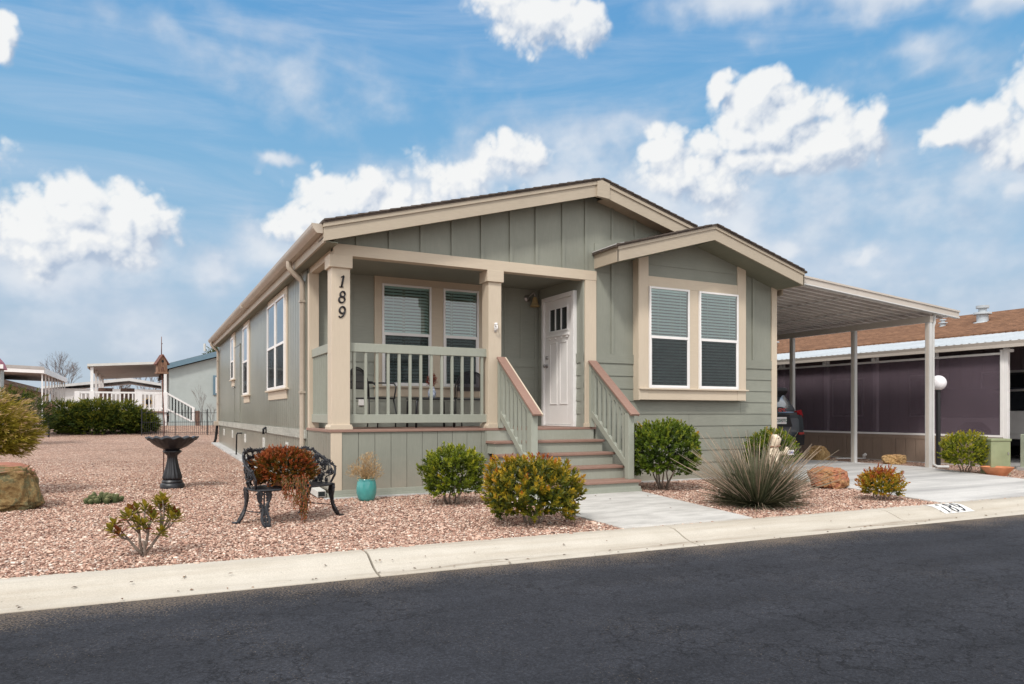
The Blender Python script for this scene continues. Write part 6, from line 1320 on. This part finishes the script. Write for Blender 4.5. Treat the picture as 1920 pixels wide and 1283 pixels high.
for k in range(8): x = -1.15 + k * .125; obuild(DK, MB().box((x - .022, 25.0, 1.28 - (x + 1.25) * .55), (x + .022, 25.045, 1.96 - (x + 1.25) * .61)), 'baluster', 'white')
obuild(DK, MB().box((-.26, 24.97, .55), (-.14, 25.09, 1.36)), 'newel_post', 'white')
for k in range(4): obuild(DK, MB().box((-1.22 + k * .26, 25.06, 1.0 - k * .14), (-.94 + k * .26, 26.0, 1.04 - k * .14)), 'stair_tread', 'tread')
obuild(DK, MB().box((-1.22, 25.03, .52), (-.3, 25.06, .70)), 'stair_stringer', 'pink_brick')
o = MB().box((-.12, 24.9, .5), (.05, 25.1, 1.22)).build('brick_pier', 'pink_brick'); tag(o, 'brown brick pier at the foot of the white deck stairs', 'pier')
# sunflower ornament and chairs on the neighbour deck
o = thing('flower_ornament', 'yellow and black metal sunflower ornament on the white railed deck', 'ornament', (-1.95, 25.5, 1.2)); mb = MB()
for k in range(12): a = 2 * PI * k / 12; mb.add([(.10 * math.cos(a - .2), 0, .40 + .10 * math.sin(a - .2)), (.27 * math.cos(a), -.02, .40 + .27 * math.sin(a)), (.10 * math.cos(a + .2), 0, .40 + .10 * math.sin(a + .2))], [(0, 1, 2)])
mb.build('petals', 'yellow', o, recalc=False); MB(Matrix.Translation((0, -.01, .40)) @ Matrix.Rotation(PI / 2, 4, 'X')).lathe([(0, -.02), (.13, -.02), (.10, .03), (0, .04)], 18).build('centre', 'iron', o); MB().tube([(0, 0, 0), (0, 0, .4)], .02, 6).build('stem', 'iron', o)
CH = thing('deck_chair', 'dark slatted chair on the white railed deck, left of the sunflower', 'chair', (-2.75, 26.0, 1.2)); MB().box((-.27, -.25, .38), (.27, .25, .43)).build('seat', 'iron', CH); MB().box((-.27, .22, .43), (.27, .27, 1.0)).build('backrest', 'pink_brick', CH)
for sx_ in (-1, 1):
    for sy_ in (-1, 1): MB().box((sx_ * .25 - .02, sy_ * .22 - .02, 0), (sx_ * .25 + .02, sy_ * .22 + .02, .38)).build('leg', 'iron', CH)
dup(CH, (-3.55, 26.1, 1.2), .2, 'dark slatted chair on the deck beneath the left end of the awning')
FD2 = thing('bird_feeder', 'small roofed wooden bird feeder on a pole at the hedge', 'bird feeder', (-5.16, 21.2, gz(0, 21.2)))
MB().tube([(0, 0, 0), (0, 0, .82)], .03, 8).build('pole', 'iron', FD2); MB().box((-.11, -.11, .80), (.11, .11, 1.12)).build('seed_box', 'wood', FD2); MB().lathe([(.22, 1.10), (.20, 1.13), (.05, 1.24), (0, 1.25)], 4, mod=None).build('feeder_roof', 'rust', FD2)
# far canopy row, tan home, white home, pink-roofed corner
FC = thing('far_carport', 'long white carport with a row of posts at far left', 'carport', (-6.5, 32, 0))
obuild(FC, MB().prism([(-11.5, 3.22), (-6.42, 3.05), (-6.42, 3.08), (-11.5, 3.25)], 'y', 32, 43.5), 'roof_pan', 'grey_roof'); obuild(FC, MB().prism([(-11.5, 3.40), (-6.40, 3.22), (-6.40, 3.36), (-11.5, 3.55)], 'y', 31.9, 31.98), 'fascia', 'grey_roof'); obuild(FC, MB().prism([(-11.5, 3.18), (-6.40, 3.04), (-6.40, 3.22), (-11.5, 3.40)], 'y', 31.92, 31.97), 'fascia', 'white'); obuild(FC, MB().box((-6.42, 31.98, 3.02), (-6.36, 43.5, 3.30)), 'side_fascia', 'white')
for k in range(9): obuild(FC, MB().box((-6.53, 32.1 + k * 1.4, .5), (-6.47, 32.14 + k * 1.4, 3.05)), 'carport_post', 'white')
TH = thing('tan_home', 'tan home under the far white carport', 'house', (-9, 36, 0)); obuild(TH, MB().prism([(-14, .4), (-7.55, .4), (-7.55, 2.35), (-11, 3.3), (-14, 2.5)], 'y', 36, 46), 'wall', 'tan_wall'); obuild(TH, MB().prism([(-11, 3.3), (-7.2, 2.28), (-7.2, 2.5), (-11, 3.55)], 'y', 35.6, 46.2), 'roof', 'grey_roof')
WH = thing('white_home', 'low white home with grey roof seen under the awning', 'house', (-4, 46, 0)); obuild(WH, MB().box((-7.5, 46, .4), (.5, 52, 2.75)), 'wall', 'white'); obuild(WH, MB().prism([(-7.9, 2.7), (-3, 3.3), (.9, 2.7), (.9, 2.85), (-3, 3.5), (-7.9, 2.85)], 'y', 45.6, 52.4), 'roof', 'metal')
for x in (-6, -4.2, -2.4): w = obuild(WH, MB().box((x, 45.94, 1.4), (x + .9, 46, 2.4)), 'window', 'grey_roof')
PH = thing('pink_roofed_home', 'grey-blue home corner with pink roof edge at the left frame', 'house', (-6.5, 20, 0)); obuild(PH, MB().box((-12, 20.2, .2), (-6.42, 20.8, 2.62)), 'wall', 'blue_wall'); obuild(PH, MB().prism([(-12, 2.6), (-6.33, 2.6), (-6.42, 2.84), (-7.0, 3.6), (-9, 4.6), (-12, 4.6)], 'y', 19.9, 20.9), 'roof', pmat('pink_roof_trim', (.42, .13, .17), None, .6, 5, 40, .1, .002)); obuild(PH, MB().box((-12, 19.86, 2.60), (-6.31, 19.895, 2.74)), 'fascia', 'white')
def bare_tree(label, loc, h, seed, depth=5, spread=.5, r0=.07):
    random.seed(seed); t = thing('bare_tree', label, 'tree', loc); trunk = MB(); tw = MB()
    def br(p, d, L, r, k):
        q = p + d * L; m = p.lerp(q, .5) + V3(random.uniform(-.06, .06), random.uniform(-.06, .06), 0) * L; (trunk if k == depth else tw).tube([p, m, q], [r, r * .85, r * .65], 5 if k > 2 else 4, random.random())
        if k == 0: return
        for i in range(3 if k > 1 else 4):
            nd = (d + V3(random.uniform(-1, 1), random.uniform(-1, 1), random.uniform(-.25, .75)) * spread).normalized(); br(q if i else p.lerp(q, .75), nd, L * random.uniform(.62, .85), r * .6, k - 1)
    br(V3(0, 0, -.1), V3(0, 0, 1), h * .27, r0, depth); trunk.build('trunk', 'twig', t, tint=True, recalc=False); tw.build('crown', 'twig', t, tint=True, recalc=False)
bare_tree('rounded bare grey tree above the far carport', (-6.7, 47.5, .6), 4.9, 4, 6, .60, .07)
bare_tree('low bare tree behind the awning, left of the white home', (-3.9, 56, .6), 4.6, 8, 5, .7, .08); bare_tree('low bare tree behind the awning, near the pale blue home', (-1.8, 55, .6), 4.7, 15, 5, .7, .08)
bare_tree('thin bare sapling in front of the pale blue wall', (.05, 23.6, .45), 2.3, 19, 4, .35, .014); bare_tree('small bare bush at the foot of the pale blue wall', (.42, 22.6, .4), 1.5, 23, 4, .45, .012)
random.seed(77); T = thing('conifer_tree', 'dark pine top showing above the pale blue roof', 'tree', (2.9, 50, -.4)); mb = MB(); crown(mb, V3(0, 0, 4.4), (1.0, 1.0, 2.3), 420, 8, .4, .06, 3.3, tint=(.1, .5, .35), up=.3, narrow=True, twig=.4, fn=spray); mb.build('crown', 'conifer_dark', T, recalc=False, tint=True); MB().tube([(0, 0, 0), (0, 0, 5)], [.2, .08], 8).build('trunk', 'bark_dark', T)
